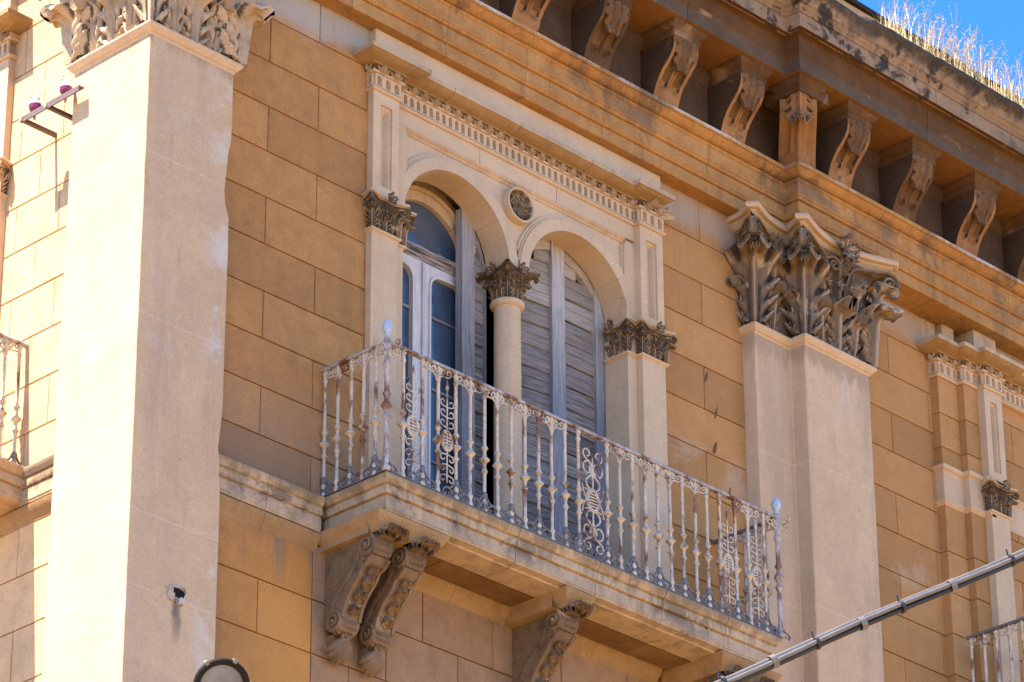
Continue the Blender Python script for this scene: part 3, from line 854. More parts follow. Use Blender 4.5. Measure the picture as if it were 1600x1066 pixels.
# ---------------------------------------------------------------- scroll brackets of the cornice
S_CURVE = [(.118, 15.832), (.130, 15.875), (.146, 15.92), (.172, 15.965), (.208, 16.012), (.250, 16.055), (.288, 16.095), (.312, 16.14), (.322, 16.19), (.322, 16.236)]
def s_at(t):
    t = max(0, min(1, t)) * (len(S_CURVE) - 1); i = min(int(t), len(S_CURVE) - 2); k = t - i
    a, b = S_CURVE[i], S_CURVE[i + 1]
    return a[0] + (b[0] - a[0]) * k, a[1] + (b[1] - a[1]) * k
BW = .256
def bracket_meshes(W=BW, half=False):
    nu, nv = 30, 26
    body = MB()
    def depth(v, t):
        if t < .16 or t > .98: return 0
        e = min(smoothstep(.16, .21, t), 1)
        a = abs(v)
        d = 0
        if .14 < a < .74:
            d = .026 * smoothstep(.14, .20, a) * (1 - smoothstep(.66, .74, a))
            # round channel end
            lim = .16 + .07 * (abs(a - .44) / .3) ** 2
            d *= smoothstep(lim, lim + .04, t)
        if a < .05: d = max(d, .012 * (1 - a / .05)) * e
        return d * e
    rows = []
    for i in range(nu + 1):
        t = i / nu
        o, z = s_at(t)
        o2, z2 = s_at(t + .02); o1, z1 = s_at(t - .02)
        l = math.hypot(o2 - o1, z2 - z1); nx, nz = (z2 - z1) / l, -(o2 - o1) / l
        row = []
        for j in range(nv + 1):
            v = 2 * j / nv - 1
            d = depth(v, t)
            row.append(Vector((v * W / 2, -(o - nx * d), z - nz * d - 16.0)))
        rows.append([Vector((-W / 2, .02, z - 16.0))] + row + [Vector((W / 2, .02, z - 16.0))])
    body.loft(rows, True, True)
    body.jitter(.0018, 13)
    # acanthus leaf drooping over the front
    leaf = MB()
    nu2, nv2 = 22, 12
    fr, bk = [], []
    for i in range(nu2 + 1):
        t = i / nu2
        tt = 1.0 - t * .50
        o, z = s_at(tt); o2, z2 = s_at(tt + .02); o1, z1 = s_at(tt - .02)
        l = math.hypot(o2 - o1, z2 - z1); nx, nz = (z2 - z1) / l, -(o2 - o1) / l
        ph = (t * 3 + .2) % 1; lob = abs(math.sin(PI * ph)) ** .7
        Wd = W * .47 * (1 - .58 * t ** 1.8) * (.70 + .34 * lob)
        lift = .014 + .040 * smoothstep(.70, .95, t) - .02 * smoothstep(.95, 1, t)
        a, b = [], []
        for j in range(nv2 + 1):
            v = 2 * j / nv2 - 1; av = abs(v)
            d = lift + .014 * math.exp(-(v / .13) ** 2) - .014 * math.exp(-((av - .30) / .09) ** 2) + .008 * math.exp(-((av - .6) / .13) ** 2) - .008 * av * av + .008 * av * math.cos(2 * PI * ph)
            a.append(Vector((v * Wd, -(o + nx * d), z + nz * d - 16.0)))
            b.append(Vector((v * Wd, -(o + nx * (d - .016 - lift * .8)), z + nz * (d - .016 - lift * .8) - 16.0)))
        fr.append(a); bk.append(b)
    leaf.loft([f + list(reversed(b)) for f, b in zip(fr, bk)], True, True)
    leaf.jitter(.002, 30)
    cap = MB()
    CP = [(-.05, 16.236), (0, 16.236), (.004, 16.24), (.004, 16.292), (.012, 16.296), (.016, 16.305), (.03, 16.315), (.038, 16.328), (.040, 16.347), (-.05, 16.347)]
    h = W / 2 + .004
    p = [(-h, .03), (-h, -.332), (h, -.332), (h, .03)]
    for mb in extrude(p, CP, .3, 0): cap.merge(mb, Matrix.Translation((0, 0, -16.0)))
    cap.box(-h + .01, h - .01, -.33, .03, .238, .345)
    bm_ = body.mesh('bracket_body', M['bracket'], 40)
    face_mat(bm_, M['dark_tone'], lambda p, n: abs(n.x) > .8 or False)  # side cheeks get the darker stone
    face_mat(bm_, M['bracket_dark'], lambda p, n: n.y < 0 and .15 < abs(2 * p.x / W) < .73 and p.z + 16.0 > 15.962)  # sunk channels get the dark bracket stone
    return bm_, leaf.mesh('acanthus_leaf', M['bracket_dark'], 45), cap.mesh('bracket_cap', M['cornice'], 30)
mesh_body, mesh_leaf, mesh_cap = bracket_meshes()
mesh_body_dark = mesh_body.copy(); mesh_body_dark.materials[0] = M['cornice']
def bracket(x, y, out=(0, -1), dark=False):
    mt = frame(out, (x, y, 16.0))
    o = inst(mesh_body_dark if dark else mesh_body, 'cornice_bracket', B, mt)
    inst(mesh_leaf, 'acanthus_leaf', o, mt)
    inst(mesh_cap, 'bracket_cap', o, mt)
for k, x in enumerate((-2.35, -1.64, -.935, -.232, .477, 1.187, 1.895)): bracket(x + BW / 2, -.12, dark=k % 3 == 1)
for k, x in enumerate((2.919, 3.655, 4.395, 5.14, 5.89, 6.64)): bracket(x + BW / 2, -.25, dark=k % 2 == 1)
for y in (1.2, 1.9, 2.6): bracket(XW - .03, y, (-1, 0))
# corner bracket over the big pilaster: two curved faces meeting at the arris
def corner_bracket(cx, cy):
    nu, nv = 30, 12
    mb = MB(); Wf = .19
    for side in (0, 1):
        def fn(u, v):
            o, z = s_at(u)
            a = v
            d = 0
            if u > .16:
                if .16 < a < .30: d = .012 * math.sin(PI * (a - .16) / .14)
                if .42 < a < .86: d = .022 * math.sin(PI * (a - .42) / .44) ** .5 * smoothstep(.17, .24, u)
            q = o - d
            if side == 0: return Vector((cx - q + (o) * 0 + v * 0 + 0, cy - o + v * Wf * 1.0, z)) if False else Vector((cx - q, cy - o * (1 - v) + v * (-o + Wf), z))
            return Vector((cx - o * (1 - v) + v * (-o + Wf), cy - q, z))
        mb.grid(fn, nu, nv)
    for side in (0, 1):      # outer cheeks
        def ch(u, v):
            o, z = s_at(u)
            return Vector((cx - o + v * (o + .02), cy - o + Wf, z)) if side == 0 else Vector((cx - o + Wf, cy - o + v * (o + .02), z))
        mb.grid(ch, nu, 1)
    mb.jitter(.0015, 13)
    o = mb.build('cornice_bracket', M['bracket'], B, 'corner scroll bracket set on the break above the tall pilaster', smooth=40)
    lf = leaf_mb(.23, .20, curl=1.5, lean=-.18, lobes=3, cup=.1, fold=.85, nu=24, nv=14, t0=.7)
    for i, p in enumerate(lf.v): lf.v[i] = Vector((p.x, p.y, -p.z))
    mt = frame((-1, -1), (cx - .312, cy - .312, 16.232))
    MB().merge(lf, mt).build('acanthus_leaf', M['bracket'], o)
    CP = [(-.05, 16.236), (0, 16.236), (.004, 16.24), (.004, 16.292), (.012, 16.296), (.016, 16.305), (.03, 16.315), (.038, 16.328), (.040, 16.347), (-.05, 16.347)]
    p = [(cx + .02, cy - .332 + Wf + .03), (cx - .332, cy - .332 + Wf + .03), (cx - .332, cy - .332), (cx - .332 + Wf + .03, cy - .332), (cx - .332 + Wf + .03, cy + .02)]
    cp = MB()
    for q in extrude(p, CP, .3, 0): cp.merge(q)
    cp.box(cx - .33, cx - .332 + Wf + .02, cy - .33, cy + .0, 16.238, 16.345).box(cx - .33, cx, cy - .33, cy - .332 + Wf + .02, 16.2385, 16.3445)
    cp.build('bracket_cap', M['cornice'], o)
corner_bracket(2.705, -.25)

# ---------------------------------------------------------------- capitals
def abacus(cap, outline, z0, z1, R, mat):
    """moulded slab over a plan outline (open towards the wall); R scales the moulding depth"""
    mp = mitred(outline)
    rings = []
    for p, mv in mp:
        mv = mv if mv.length < 1.6 else mv * (1.6 / mv.length)
        rings.append([Vector((p.x + mv.x * o * R, p.y + mv.y * o * R, z0 + (z1 - z0) * z)) for o, z in ABACUS])
    mb = MB().loft(rings, False, False)
    for zi, z in ((0, z0), (8, z1)):
        loop = [(r[zi].x, r[zi].y) for r in rings]
        mb.poly(loop, (), lambda q, z=z: (q[0], q[1], z))
    mb.jitter(.0015, 20)
    return mb.build('abacus', mat, cap, smooth=35)

def corner_ornament(cap, c, d, z0, H, sc, mat, leaf_h=.60, leaf_w=.46, horn=.17, spans=(.30, .30)):
    """tall leaf on an arris, its upper leaf, and the pair of scrolls meeting under the horn; spans = how far along each face the scrolls start"""
    d = Vector((d[0], d[1])).normalized()
    rr = Vector((-d.y, d.x))
    P = lambda o, s_, z: Vector((c[0] + d.x * o + rr.x * s_, c[1] + d.y * o + rr.y * s_, z0 + H * z))
    lf = leaf_mb(leaf_w * H, leaf_h * H, curl=2.35, lean=.10, lobes=5, cup=.1, fold=.78, nu=44, nv=20)
    MB().merge(lf, frame(d, P(.028 * sc, 0, 0))).jitter(.002 * sc, 30).build('acanthus_leaf', mat, cap, smooth=50)
    lf2 = leaf_mb(.20 * H, .13 * H, curl=2.6, lean=.55, lobes=3, cup=.5, fold=.3, nu=18, nv=12, t0=.45)
    MB().merge(lf2, frame(d, P(.05 * sc, 0, .565))).jitter(.002 * sc, 30).build('acanthus_leaf', mat, cap, smooth=50)
    R = .092 * H
    for hd, span in ((-1, spans[0]), (1, spans[1])):
        if span <= 0: continue
        f = (rr * hd - d) .normalized()                     # along the face, away from the arris
        nrm = (rr * hd + d).normalized()                     # face normal
        st = Vector((c[0], c[1])) + f * span * sc + nrm * .02 * sc
        en = Vector((c[0], c[1])) + d * (horn * 1.02) + rr * hd * .030 * H
        sp = scroll_mb((st.x, st.y, z0 + H * .50), (en.x, en.y, z0 + H * .775), R, .052 * H, .022 * H)
        sp.build('volute', mat, cap, smooth=45)
        # little leaf filling the gap behind the scroll
        lf3 = leaf_mb(.16 * H, .26 * H, curl=1.8, lean=.25, lobes=3, cup=.4, nu=14, nv=8)
        q = Vector((c[0], c[1])) + f * span * .5 * sc + nrm * .005
        MB().merge(lf3, frame(nrm, (q.x, q.y, z0 + H * .40))).build('acanthus_leaf', mat, cap, smooth=50)

def face_ornament(cap, c, d, width, z0, H, sc, mat, stalk=True):
    """lower leaves, sheath leaves, helices and flowers between two corners of a flat face"""
    d = Vector((d[0], d[1])).normalized(); rr = Vector((-d.y, d.x))
    P = lambda s_, o, z: Vector((c[0] + rr.x * s_ + d.x * o, c[1] + rr.y * s_ + d.y * o, z0 + H * z))
    lw = min(.34 * H, width * .44)
    lf = leaf_mb(lw, .36 * H, curl=2.2, lean=.08, lobes=4, cup=.25, nu=30, nv=14)
    MB().merge(lf, frame(d, P(0, .012 * sc, 0))).jitter(.002 * sc, 35).build('acanthus_leaf', mat, cap, smooth=50)
    sl = leaf_mb(lw * .62, .30 * H, curl=2.3, lean=.12, lobes=3, cup=.4, nu=22, nv=10)
    for s_, a in ((-.24, -.12), (.24, .12)):
        MB().merge(sl, frame(d, P(s_ * width, .010 * sc, 0.0)) @ Matrix.Rotation(a, 4, 'Y')).jitter(.002 * sc, 35).build('acanthus_leaf', mat, cap, smooth=50)
    up = leaf_mb(lw * .5, .26 * H, curl=2.0, lean=.15, lobes=3, cup=.4, nu=18, nv=10)
    for s_, t_ in ((-.15, -.30), (.15, .30)):
        MB().merge(up, frame(d, P(s_ * width, .010 * sc, .36)) @ Matrix.Rotation(t_, 4, 'Y')).jitter(.002 * sc, 35).build('acanthus_leaf', mat, cap, smooth=50)
    for hd in (-1, 1):      # helices curling towards the middle
        sp = scroll_mb(P(hd * width * .27, .02 * sc, .48), P(hd * .075 * H, .06 * sc, .765), .062 * H, .04 * H, .018 * H, 1.3)
        sp.build('volute', mat, cap, smooth=45)
    if stalk:
        st = MB().tube([P(0, .03 * sc, .34), P(0, .05 * sc, .55), P(0, .06 * sc, .74), P(0, .10 * sc, .90)], [.018 * H, .02 * H, .016 * H, .02 * H], 7)
        st.build('flower_stalk', mat, cap, smooth=50)
        for s_, z_, r_ in ((0.0, .60, .05), (.17, .60, .05), (-.17, .58, .045)):
            ro = rosette_mb(r_ * H, 5)
            MB().merge(ro, frame(d, P(s_ * width * 1.1, .045 * sc, z_))).build('rosette', mat, cap, smooth=50)

def fleuron(cap, pos, d, R, mat):
    ro = rosette_mb(R, 6)
    mt = frame(d, pos)
    mb = MB().merge(ro, mt)
    for k in range(5):
        a = 2 * PI * k / 5 + .3
        lf = leaf_mb(R * .8, R * .8, curl=1.2, lean=.5, lobes=3, cup=.4, nu=8, nv=6)
        mb.merge(lf, mt @ Matrix.Translation((R * .4 * math.cos(a), -R * .25, R * .4 * math.sin(a))) @ Matrix.Rotation(PI / 2 - a, 4, 'Y'))
    mb.jitter(.004, 30).build('fleuron', mat, cap, smooth=50)

# big capital on the right pilaster
capR = part('pilaster_capital', 'large Corinthian capital of the stepped pilaster', (2.9, -.2, 14.45))
ASTR = [(-.04, 14.425), (0, 14.425), (.004, 14.44), (.018, 14.448), (.022, 14.458), (.034, 14.468), (.040, 14.482), (.036, 14.497), (.02, 14.506), (-.04, 14.508)]
for mb in extrude([(2.33, .02), (2.33, -.115), (2.715, -.115), (2.715, -.25), (3.43, -.25), (3.43, .02)], ASTR, .12, .0012): mb.build('astragal', M['cream'], capR)
ZC0, ZC1 = 14.505, 15.235
HC = 15.355 - ZC0
bell = []
for z, o in ((ZC0, -.01), (14.75, -.012), (15.0, -.005), (15.16, .02), (ZC1 + .02, .06)):
    mpn = mitred([(2.33, .02), (2.33, -.115), (2.715, -.115), (2.715, -.25), (3.43, -.25), (3.43, .02)])
    bell.append([Vector((p.x + mv.x * o, p.y + mv.y * o, z)) for p, mv in mpn])
MB().loft(bell, True, True).build('bell', M['ground'], capR)
hr = .172
k2 = .032
h1, h2, h3 = (2.327 - hr, -.115 - hr), (2.705 - hr, -.25 - hr), (3.43 + hr, -.25 - hr)
outl = [(2.20, .02)] + concave((2.20, .0), (h1[0] - k2, h1[1] + k2), .03, 6)[1:] + [(h1[0] + k2, h1[1] - k2)]
rc = (2.60, -.215)
outl += concave((h1[0] + k2, h1[1] - k2), rc, .022, 6)[1:] + concave(rc, (h2[0] - k2, h2[1] + k2), .012, 5)[1:]
outl += concave((h2[0] + k2, h2[1] - k2), (h3[0] - k2, h3[1] - k2), .125, 18) + [(h3[0] + k2, h3[1] + k2)] + concave((h3[0] + k2, h3[1] + k2), (3.52, .02), .03, 5)[1:]
abacus(capR, outl, 15.235, 15.352, 1.0, M['cream'])
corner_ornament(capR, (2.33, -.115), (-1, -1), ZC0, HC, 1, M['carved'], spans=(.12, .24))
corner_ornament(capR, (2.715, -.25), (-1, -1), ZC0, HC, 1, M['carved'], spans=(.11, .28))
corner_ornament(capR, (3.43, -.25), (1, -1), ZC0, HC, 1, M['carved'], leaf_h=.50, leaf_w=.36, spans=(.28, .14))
face_ornament(capR, (3.07, -.25), (0, -1), .72, ZC0, HC, 1, M['carved'])
lfx = leaf_mb(.17, .30, curl=2.4, lean=.12, lobes=3, cup=.4, nu=18, nv=10)
for px_, py_, dd in ((2.53, -.115, (0, -1)), (2.33, -.03, (-1, 0)), (2.715, -.18, (-1, 0))):
    MB().merge(lfx, frame(dd, (px_, py_, ZC0))).jitter(.003, 30).build('acanthus_leaf', M['carved'], capR, smooth=50)
for px_, z_ in ((2.53, 14.83), (2.46, 14.98), (2.60, 15.0)):
    MB().merge(leaf_mb(.15, .2, curl=2.2, lean=.2, lobes=3, cup=.4, nu=14, nv=8), frame((0, -1), (px_, -.125, z_))).build('acanthus_leaf', M['carved'], capR, smooth=50)
fleuron(capR, (3.10, -.335, 15.295), (0, -1), .085, M['carved'])

# corner pilaster capital (only its foot shows)
capL = part('pilaster_capital', 'large Corinthian capital at the top left corner, cut by the frame', (-3.0, 0, 14.4))
ASL = [(o, z - .10) for o, z in ASTR]
LPATH = [(-3.0, .47), (XS, .47), (XS, -.237), (-2.697, -.237), (-2.697, .02)]
for mb in extrude(LPATH, ASL, .12, .0012): mb.build('astragal', M['cream'], capL)
ZL0 = 14.405; HL = 15.355 - ZL0
bl = []
for z, o in ((ZL0, -.01), (14.7, -.012), (15.0, -.005), (15.16, .02), (15.26, .06)):
    bl.append([Vector((p.x + mv.x * o, p.y + mv.y * o, z)) for p, mv in mitred(LPATH)])
MB().loft(bl, True, True).build('bell', M['carved'], capL)
a1, a2, a3 = (XS - hr, .47 + hr), (XS - hr, -.237 - hr), (-2.697 + hr, -.237 - hr)
outl = [(-3.1, .62)] + concave((a1[0] + k2, a1[1] + k2), (a1[0] - k2, a1[1] - k2), 0, 1) + concave((a1[0] - k2, a1[1] - k2), (a2[0] - k2, a2[1] + k2), .125, 16)
outl += concave((a2[0] + k2, a2[1] - k2), (a3[0] - k2, a3[1] - k2), .125, 16) + [(a3[0] + k2, a3[1] + k2), (-2.60, .02)]
abacus(capL, outl, 15.235, 15.352, 1.0, M['cream'])
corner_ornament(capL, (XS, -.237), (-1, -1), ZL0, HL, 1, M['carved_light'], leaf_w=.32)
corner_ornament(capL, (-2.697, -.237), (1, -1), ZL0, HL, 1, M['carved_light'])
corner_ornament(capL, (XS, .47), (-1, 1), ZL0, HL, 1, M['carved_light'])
face_ornament(capL, (-3.04, -.237), (0, -1), .69, ZL0, HL, 1, M['carved_light'])
face_ornament(capL, (XS, .116), (-1, 0), .70, ZL0, HL, 1, M['carved_light'])
for c_, dd in (((-2.697, -.237), (1, -1)), ((XS, .47), (-1, 1))):
    MB().merge(leaf_mb(.33 * HL, .36 * HL, curl=2.3, lean=.10, lobes=4, cup=.1, fold=.7, nu=34, nv=16), frame(dd, (c_[0] + dd[0] * .025, c_[1] + dd[1] * .025, ZL0))).build('acanthus_leaf', M['carved_light'], capL, smooth=50)
capL2 = leaf_mb(.26, .62, curl=2.3, lean=.1, lobes=5, cup=.35, nu=28, nv=12)
for c_, dd in (((-3.20, -.245), (0, -1)), ((-2.86, -.245), (0, -1)), ((XS - .008, -.05), (-1, 0)), ((XS - .008, .28), (-1, 0))):
    MB().merge(capL2, frame(dd, (c_[0], c_[1], ZL0 + .02))).jitter(.003, 30).build('acanthus_leaf', M['carved_light'], capL, smooth=50)

# small capitals of the window
def small_capital(label, corners, faces, z0, z1, plan, horn, mat=None):
    mat = mat or M['carved_dark']
    c = part('window_capital', label, (plan[len(plan) // 2][0], plan[len(plan) // 2][1], z0))
    H = z1 - z0
    AS = [(-.03, z0 - .03), (0, z0 - .03), (.004, z0 - .022), (.016, z0 - .016), (.020, z0 - .004), (.012, z0 + .002), (-.03, z0 + .004)]
    for mb in extrude(plan, AS, .1, .0008): mb.build('astragal', M['cream'], c)
    rings = []
    for z, o in ((z0, -.006), (z0 + H * .5, -.004), (z0 + H * .8, .012), (z1 - .03, .02)):
        rings.append([Vector((p.x + mv.x * o, p.y + mv.y * o, z)) for p, mv in mitred(plan)])
    MB().loft(rings, True, True).build('bell', M['ground'], c)
    for cc, dd in corners: corner_ornament(c, cc, dd, z0, H, .33, mat, leaf_h=.52, leaf_w=.34, horn=horn)
    for cc, dd, w in faces: face_ornament(c, cc, dd, w, z0, H, .33, mat, stalk=True)
    for cc, dd, w in faces:
        fleuron(c, (cc[0] + dd[0] * .05, cc[1] + dd[1] * .05, z1 - .022), dd, .033, mat)
    return c
Z0, Z1 = 13.885, 14.112
HS = .062
# left post
cl = small_capital('carved capital of the left window post', [((-1.33, -.05), (-1, -1)), ((-1.097, -.05), (1, -1)), ((-1.003, 0), (1, -1))], [((-1.213, -.05), (0, -1), .23)],
                   Z0 - .02, Z1, [(-1.33, .03), (-1.33, -.05), (-1.097, -.05), (-1.097, 0), (-1.003, 0), (-1.003, .2)], HS)
def small_abacus(c, corners_out, zt, wall_pts):
    pts = [wall_pts[0]]
    for i, q in enumerate(corners_out):
        pts += q
    pts.append(wall_pts[1])
    abacus(c, pts, zt - .045, zt, .34, M['cream'])
h = .06
small_abacus(cl, [concave((-1.33 - h, -.05 - h + .015), (-1.33 - h + .015, -.05 - h), 0, 1), concave((-1.33 - h + .015, -.05 - h), (-1.097 + h - .015, -.05 - h), .035, 8)[1:], [(-1.097 + h, -.05 - h + .015), (-1.06, -.045)],
                  [(-1.003 + h, -.0 - h), (-1.003 + h + .008, -h + .02)]], Z1, [(-1.37, .02), (-.985, .06)])
# right post
cr = small_capital('carved capital of the right window post', [((1.127, 0), (-1, -1)), ((1.22, -.05), (-1, -1)), ((1.454, -.05), (1, -1))],
                   [((1.337, -.05), (0, -1), .23), ((1.127, .11), (-1, 0), .2)], Z0, Z1 + .01, [(1.127, .205), (1.127, 0), (1.22, 0), (1.22, -.05), (1.454, -.05), (1.454, .02)], HS)
small_abacus(cr, [[(1.127 - h, .17)], concave((1.127 - h, .14), (1.127 - h, -h + .015), .03, 6), [(1.127 - h + .015, -h), (1.165, -.045), (1.22 - h, -.05 - h + .015), (1.22 - h + .015, -.05 - h)],
                  concave((1.22 - h + .015, -.05 - h), (1.454 + h - .015, -.05 - h), .035, 8)[1:], [(1.454 + h, -.05 - h + .015)]], Z1 + .01, [(1.10, .2), (1.47, .02)])
# column
CX, CY, CR = .072, .112, .097
col = part('column', 'slim round column between the two arches', (CX, CY, 11.84))
prof = [(.15, 11.84), (.15, 11.92), (.14, 11.925), (.145, 11.95), (.12, 11.975), (.125, 11.99), (.105, 12.0)]
MB().lathe(prof, 24, (CX, CY, 0)).build('column_base', M['cream'], col)
sh = [(CR * (1.0 - .08 * (i / 20)), 12.0 + (13.87 - 12.0) * i / 20) for i in range(21)]
MB().lathe(sh, 28, (CX, CY, 0)).jitter(.001, 8).build('column_shaft', M['cream'], col, smooth=60)
MB().lathe([(.088, 13.845), (.10, 13.85), (.114, 13.862), (.118, 13.876), (.112, 13.89), (.10, 13.895), (.09, 13.897)], 28, (CX, CY, 0)).build('astragal', M['cream'], col, smooth=60)
cc_ = part('window_capital', 'dark carved capital of the slim column between the arches', (CX, CY, 13.9))
zc0, zc1 = 13.893, 14.118; Hc = zc1 - zc0
MB().lathe([(.085, zc0), (.088, zc0 + .1), (.10, zc0 + .16), (.125, zc1 - .03)], 20, (CX, CY, 0)).build('bell', M['ground'], cc_, smooth=60)
for k in range(4):
    a = PI / 4 + k * PI / 2; dd = (math.cos(a), math.sin(a))
    corner_ornament(cc_, (CX + dd[0] * .085, CY + dd[1] * .085), dd, zc0, Hc, .33, M['carved_dark'], leaf_h=.55, leaf_w=.40, horn=.105)
for k in range(4):
    a = k * PI / 2; dd = (math.cos(a), math.sin(a))
    face_ornament(cc_, (CX + dd[0] * .088, CY + dd[1] * .088), dd, .16, zc0, Hc, .33, M['carved_dark'])
    fleuron(cc_, (CX + dd[0] * .135, CY + dd[1] * .135, zc1 - .02), dd, .036, M['carved_dark'])
q_ = .175
oc = []
for k in range(4):
    a = -3 * PI / 4 + k * PI / 2; b = a + PI / 2
    A_, B_ = Vector((CX + q_ * math.cos(a) * 1.32, CY + q_ * math.sin(a) * 1.32)), Vector((CX + q_ * math.cos(b) * 1.32, CY + q_ * math.sin(b) * 1.32))
    d_ = (B_ - A_).normalized() * .018
    oc += concave(A_ + d_, B_ - d_, .045, 8)
abacus(cc_, oc, zc1 - .042, zc1 - .001, .34, M['carved_dark'])
bx = MB().box(CX - .09, CX + .09, .002, .212, zc1 - .002, zc1 + .004); bx.build('impost', M['cream'], cc_)

# ---------------------------------------------------------------- window surround
sur = part('window_surround', 'cream stone surround of the twin-arched window', (.06, 0, 14.5))
ARC_L, ARC_R, RA, ZS = (-.511), (.655), .492, 14.105
def arc(cx, r, n=28, a0=PI, a1=0): return [(cx + r * math.cos(a0 + (a1 - a0) * i / n), ZS + r * math.sin(a0 + (a1 - a0) * i / n)) for i in range(n + 1)]
# field behind the arches
outer = [(-1.10, 14.86), (-1.10, ZS)] + arc(ARC_L, RA + .004) + arc(ARC_R, RA + .004) + [(1.225, ZS), (1.225, 14.86)]
fld = MB().prism(outer, lambda p: (p[0], .030, p[1]), lambda p: (p[0], .20, p[1]))
fld.build('spandrel', M['trim'] if False else M['cream'], sur, smooth=0)
def ring_seg(cx, a0, a1, r0, r1, y0, y1, n=8):
    o = [(cx + r0 * math.cos(a0 + (a1 - a0) * i / n), ZS + r0 * math.sin(a0 + (a1 - a0) * i / n)) for i in range(n + 1)]
    o += [(cx + r1 * math.cos(a1 + (a0 - a1) * i / n), ZS + r1 * math.sin(a1 + (a0 - a1) * i / n)) for i in range(n + 1)]
    return MB().prism(o, lambda p: (p[0], y0, p[1]), lambda p: (p[0], y1, p[1]))
for cx in (ARC_L, ARC_R):
    cuts = [PI, PI * .80, PI * .60, PI * .42, PI * .21, 0]
    for a, b in zip(cuts, cuts[1:]):
        ring_seg(cx, a - (.0016 if a < PI else 0), b + (.0016 if b > 0 else 0), RA, RA + .083, 0.0, .215, 10).build('voussoir', M['cream'], sur, smooth=30)
    lo = math.asin(.0)
    mo = MB()
    for r0, r1, y0 in ((RA + .083, RA + .098, .010), (RA + .098, RA + .118, .018)):
        a0, a1 = (PI * .93, .14) if cx == ARC_L else (PI - .14, PI * .07)
        mo.merge(ring_seg(cx, a0, a1, r0, r1, y0, .06, 32))
    mo.build('archivolt_moulding', M['cream'], sur, smooth=30)
# border of the panel: stiles and head
bd = MB()
bd.box(-1.097, -.985, 0.0005, .06, ZS + .001, 14.765).box(1.128, 1.222, .0005, .06, ZS + .001, 14.745)
bd.box(-1.097, 1.222, .001, .06, 14.767, 14.886)
bd.build('panel_border', M['cream'], sur, smooth=0, bevel=.003)
mld = MB()
for pth, r in (([(-.984, 0), (1.127, 0)], 0),):
    for q in extrude(pth, [(-.06, 14.765), (0.0, 14.765), (-.004, 14.752), (-.018, 14.742), (-.02, 14.73), (-.032, 14.722), (-.06, 14.722)], .2, .001): mld.merge(q)
mld.build('head_moulding', M['trim'], sur, smooth=30)
mld = MB()
for x0, sg in ((-.985, 1), (1.128, -1)):
    for o0, o1, y0 in ((0, .014, .004), (.014, .03, .016)):
        xa, xb = sorted((x0 + sg * o0, x0 + sg * o1)); mld.box(xa, xb, y0, .05, 14.30, 14.72 - o0)
mld.build('side_moulding', M['cream'], sur, smooth=0)
# joints in the head border
for xj in (-.30, .44): MB().box(xj, xj + .002, -.0004, .01, 14.768, 14.885).build('joint', M['mortar'], sur, smooth=0)
# posts below and pilaster strips above, with sunk panels
def strip(x0, x1, y, z0, z1, px0, px1, pz0, pz1, name='pilaster_strip'):
    mb = MB()
    o = [(x0, z0), (x1, z0), (x1, z1), (x0, z1)]; hl = [(px0, pz0), (px1, pz0), (px1, pz1), (px0, pz1)]
    mb.poly(o, (hl,), lambda p: (p[0], y, p[1]))
    mb.add([(x0, y, z0), (x0, y + .1, z0), (x0, y + .1, z1), (x0, y, z1)], [(0, 1, 2, 3)])
    mb.add([(x1, y, z0), (x1, y + .1, z0), (x1, y + .1, z1), (x1, y, z1)], [(0, 1, 2, 3)])
    i1 = [(px0 + .012, pz0 + .012), (px1 - .012, pz0 + .012), (px1 - .012, pz1 - .012), (px0 + .012, pz1 - .012)]
    i2 = [(px0 + .030, pz0 + .03), (px1 - .03, pz0 + .03), (px1 - .03, pz1 - .045), (px0 + .03, pz1 - .045)]
    def rg(l, d): d *= 1.5; return [Vector((a, y + d, b)) for a, b in l]
    mb.loft([rg(hl, 0), rg(hl, .010), rg(i1, .012), rg(i2, .034)], True, False)
    mb.add(rg(i2, .034), [(0, 1, 2, 3)])
    return mb.build(name, M['cream'], sur, smooth=0)
strip(-1.33, -1.097, -.05, Z1 - .02, 14.886, -1.262, -1.16, 14.195, 14.80)
strip(1.221, 1.454, -.05, Z1 - .02, 14.886, 1.285, 1.388, 14.195, 14.79)
for (x0, x1, xa, xb) in ((-1.33, -1.097, -1.097, -1.003), (1.221, 1.454, 1.127, 1.221)):
    MB().box(x0, x1, -.05, .05, 11.84, Z0 - .03).build('window_post', M['cream'], sur, smooth=0, bevel=.004)
    MB().box(min(xa, xb) + .0005, max(xa, xb) - .0005, -.001, .215, 11.84, Z0 - .03).build('window_post', M['cream'], sur, smooth=0, bevel=.004)
    MB().box(min(xa, xb), max(xa, xb), .004, .21, Z0 - .03, ZS + .0).build('window_post', M['cream'], sur, smooth=0)
# deeper reveal behind the arches
rv = MB().box(-1.12, -1.06, .2155, .5, 11.8, 14.9).box(1.2, 1.3, .2155, .5, 11.8, 14.9).box(-1.1, 1.25, .34, .5, 14.66, 14.9)
rv.build('reveal', M['trim'], sur, smooth=0)
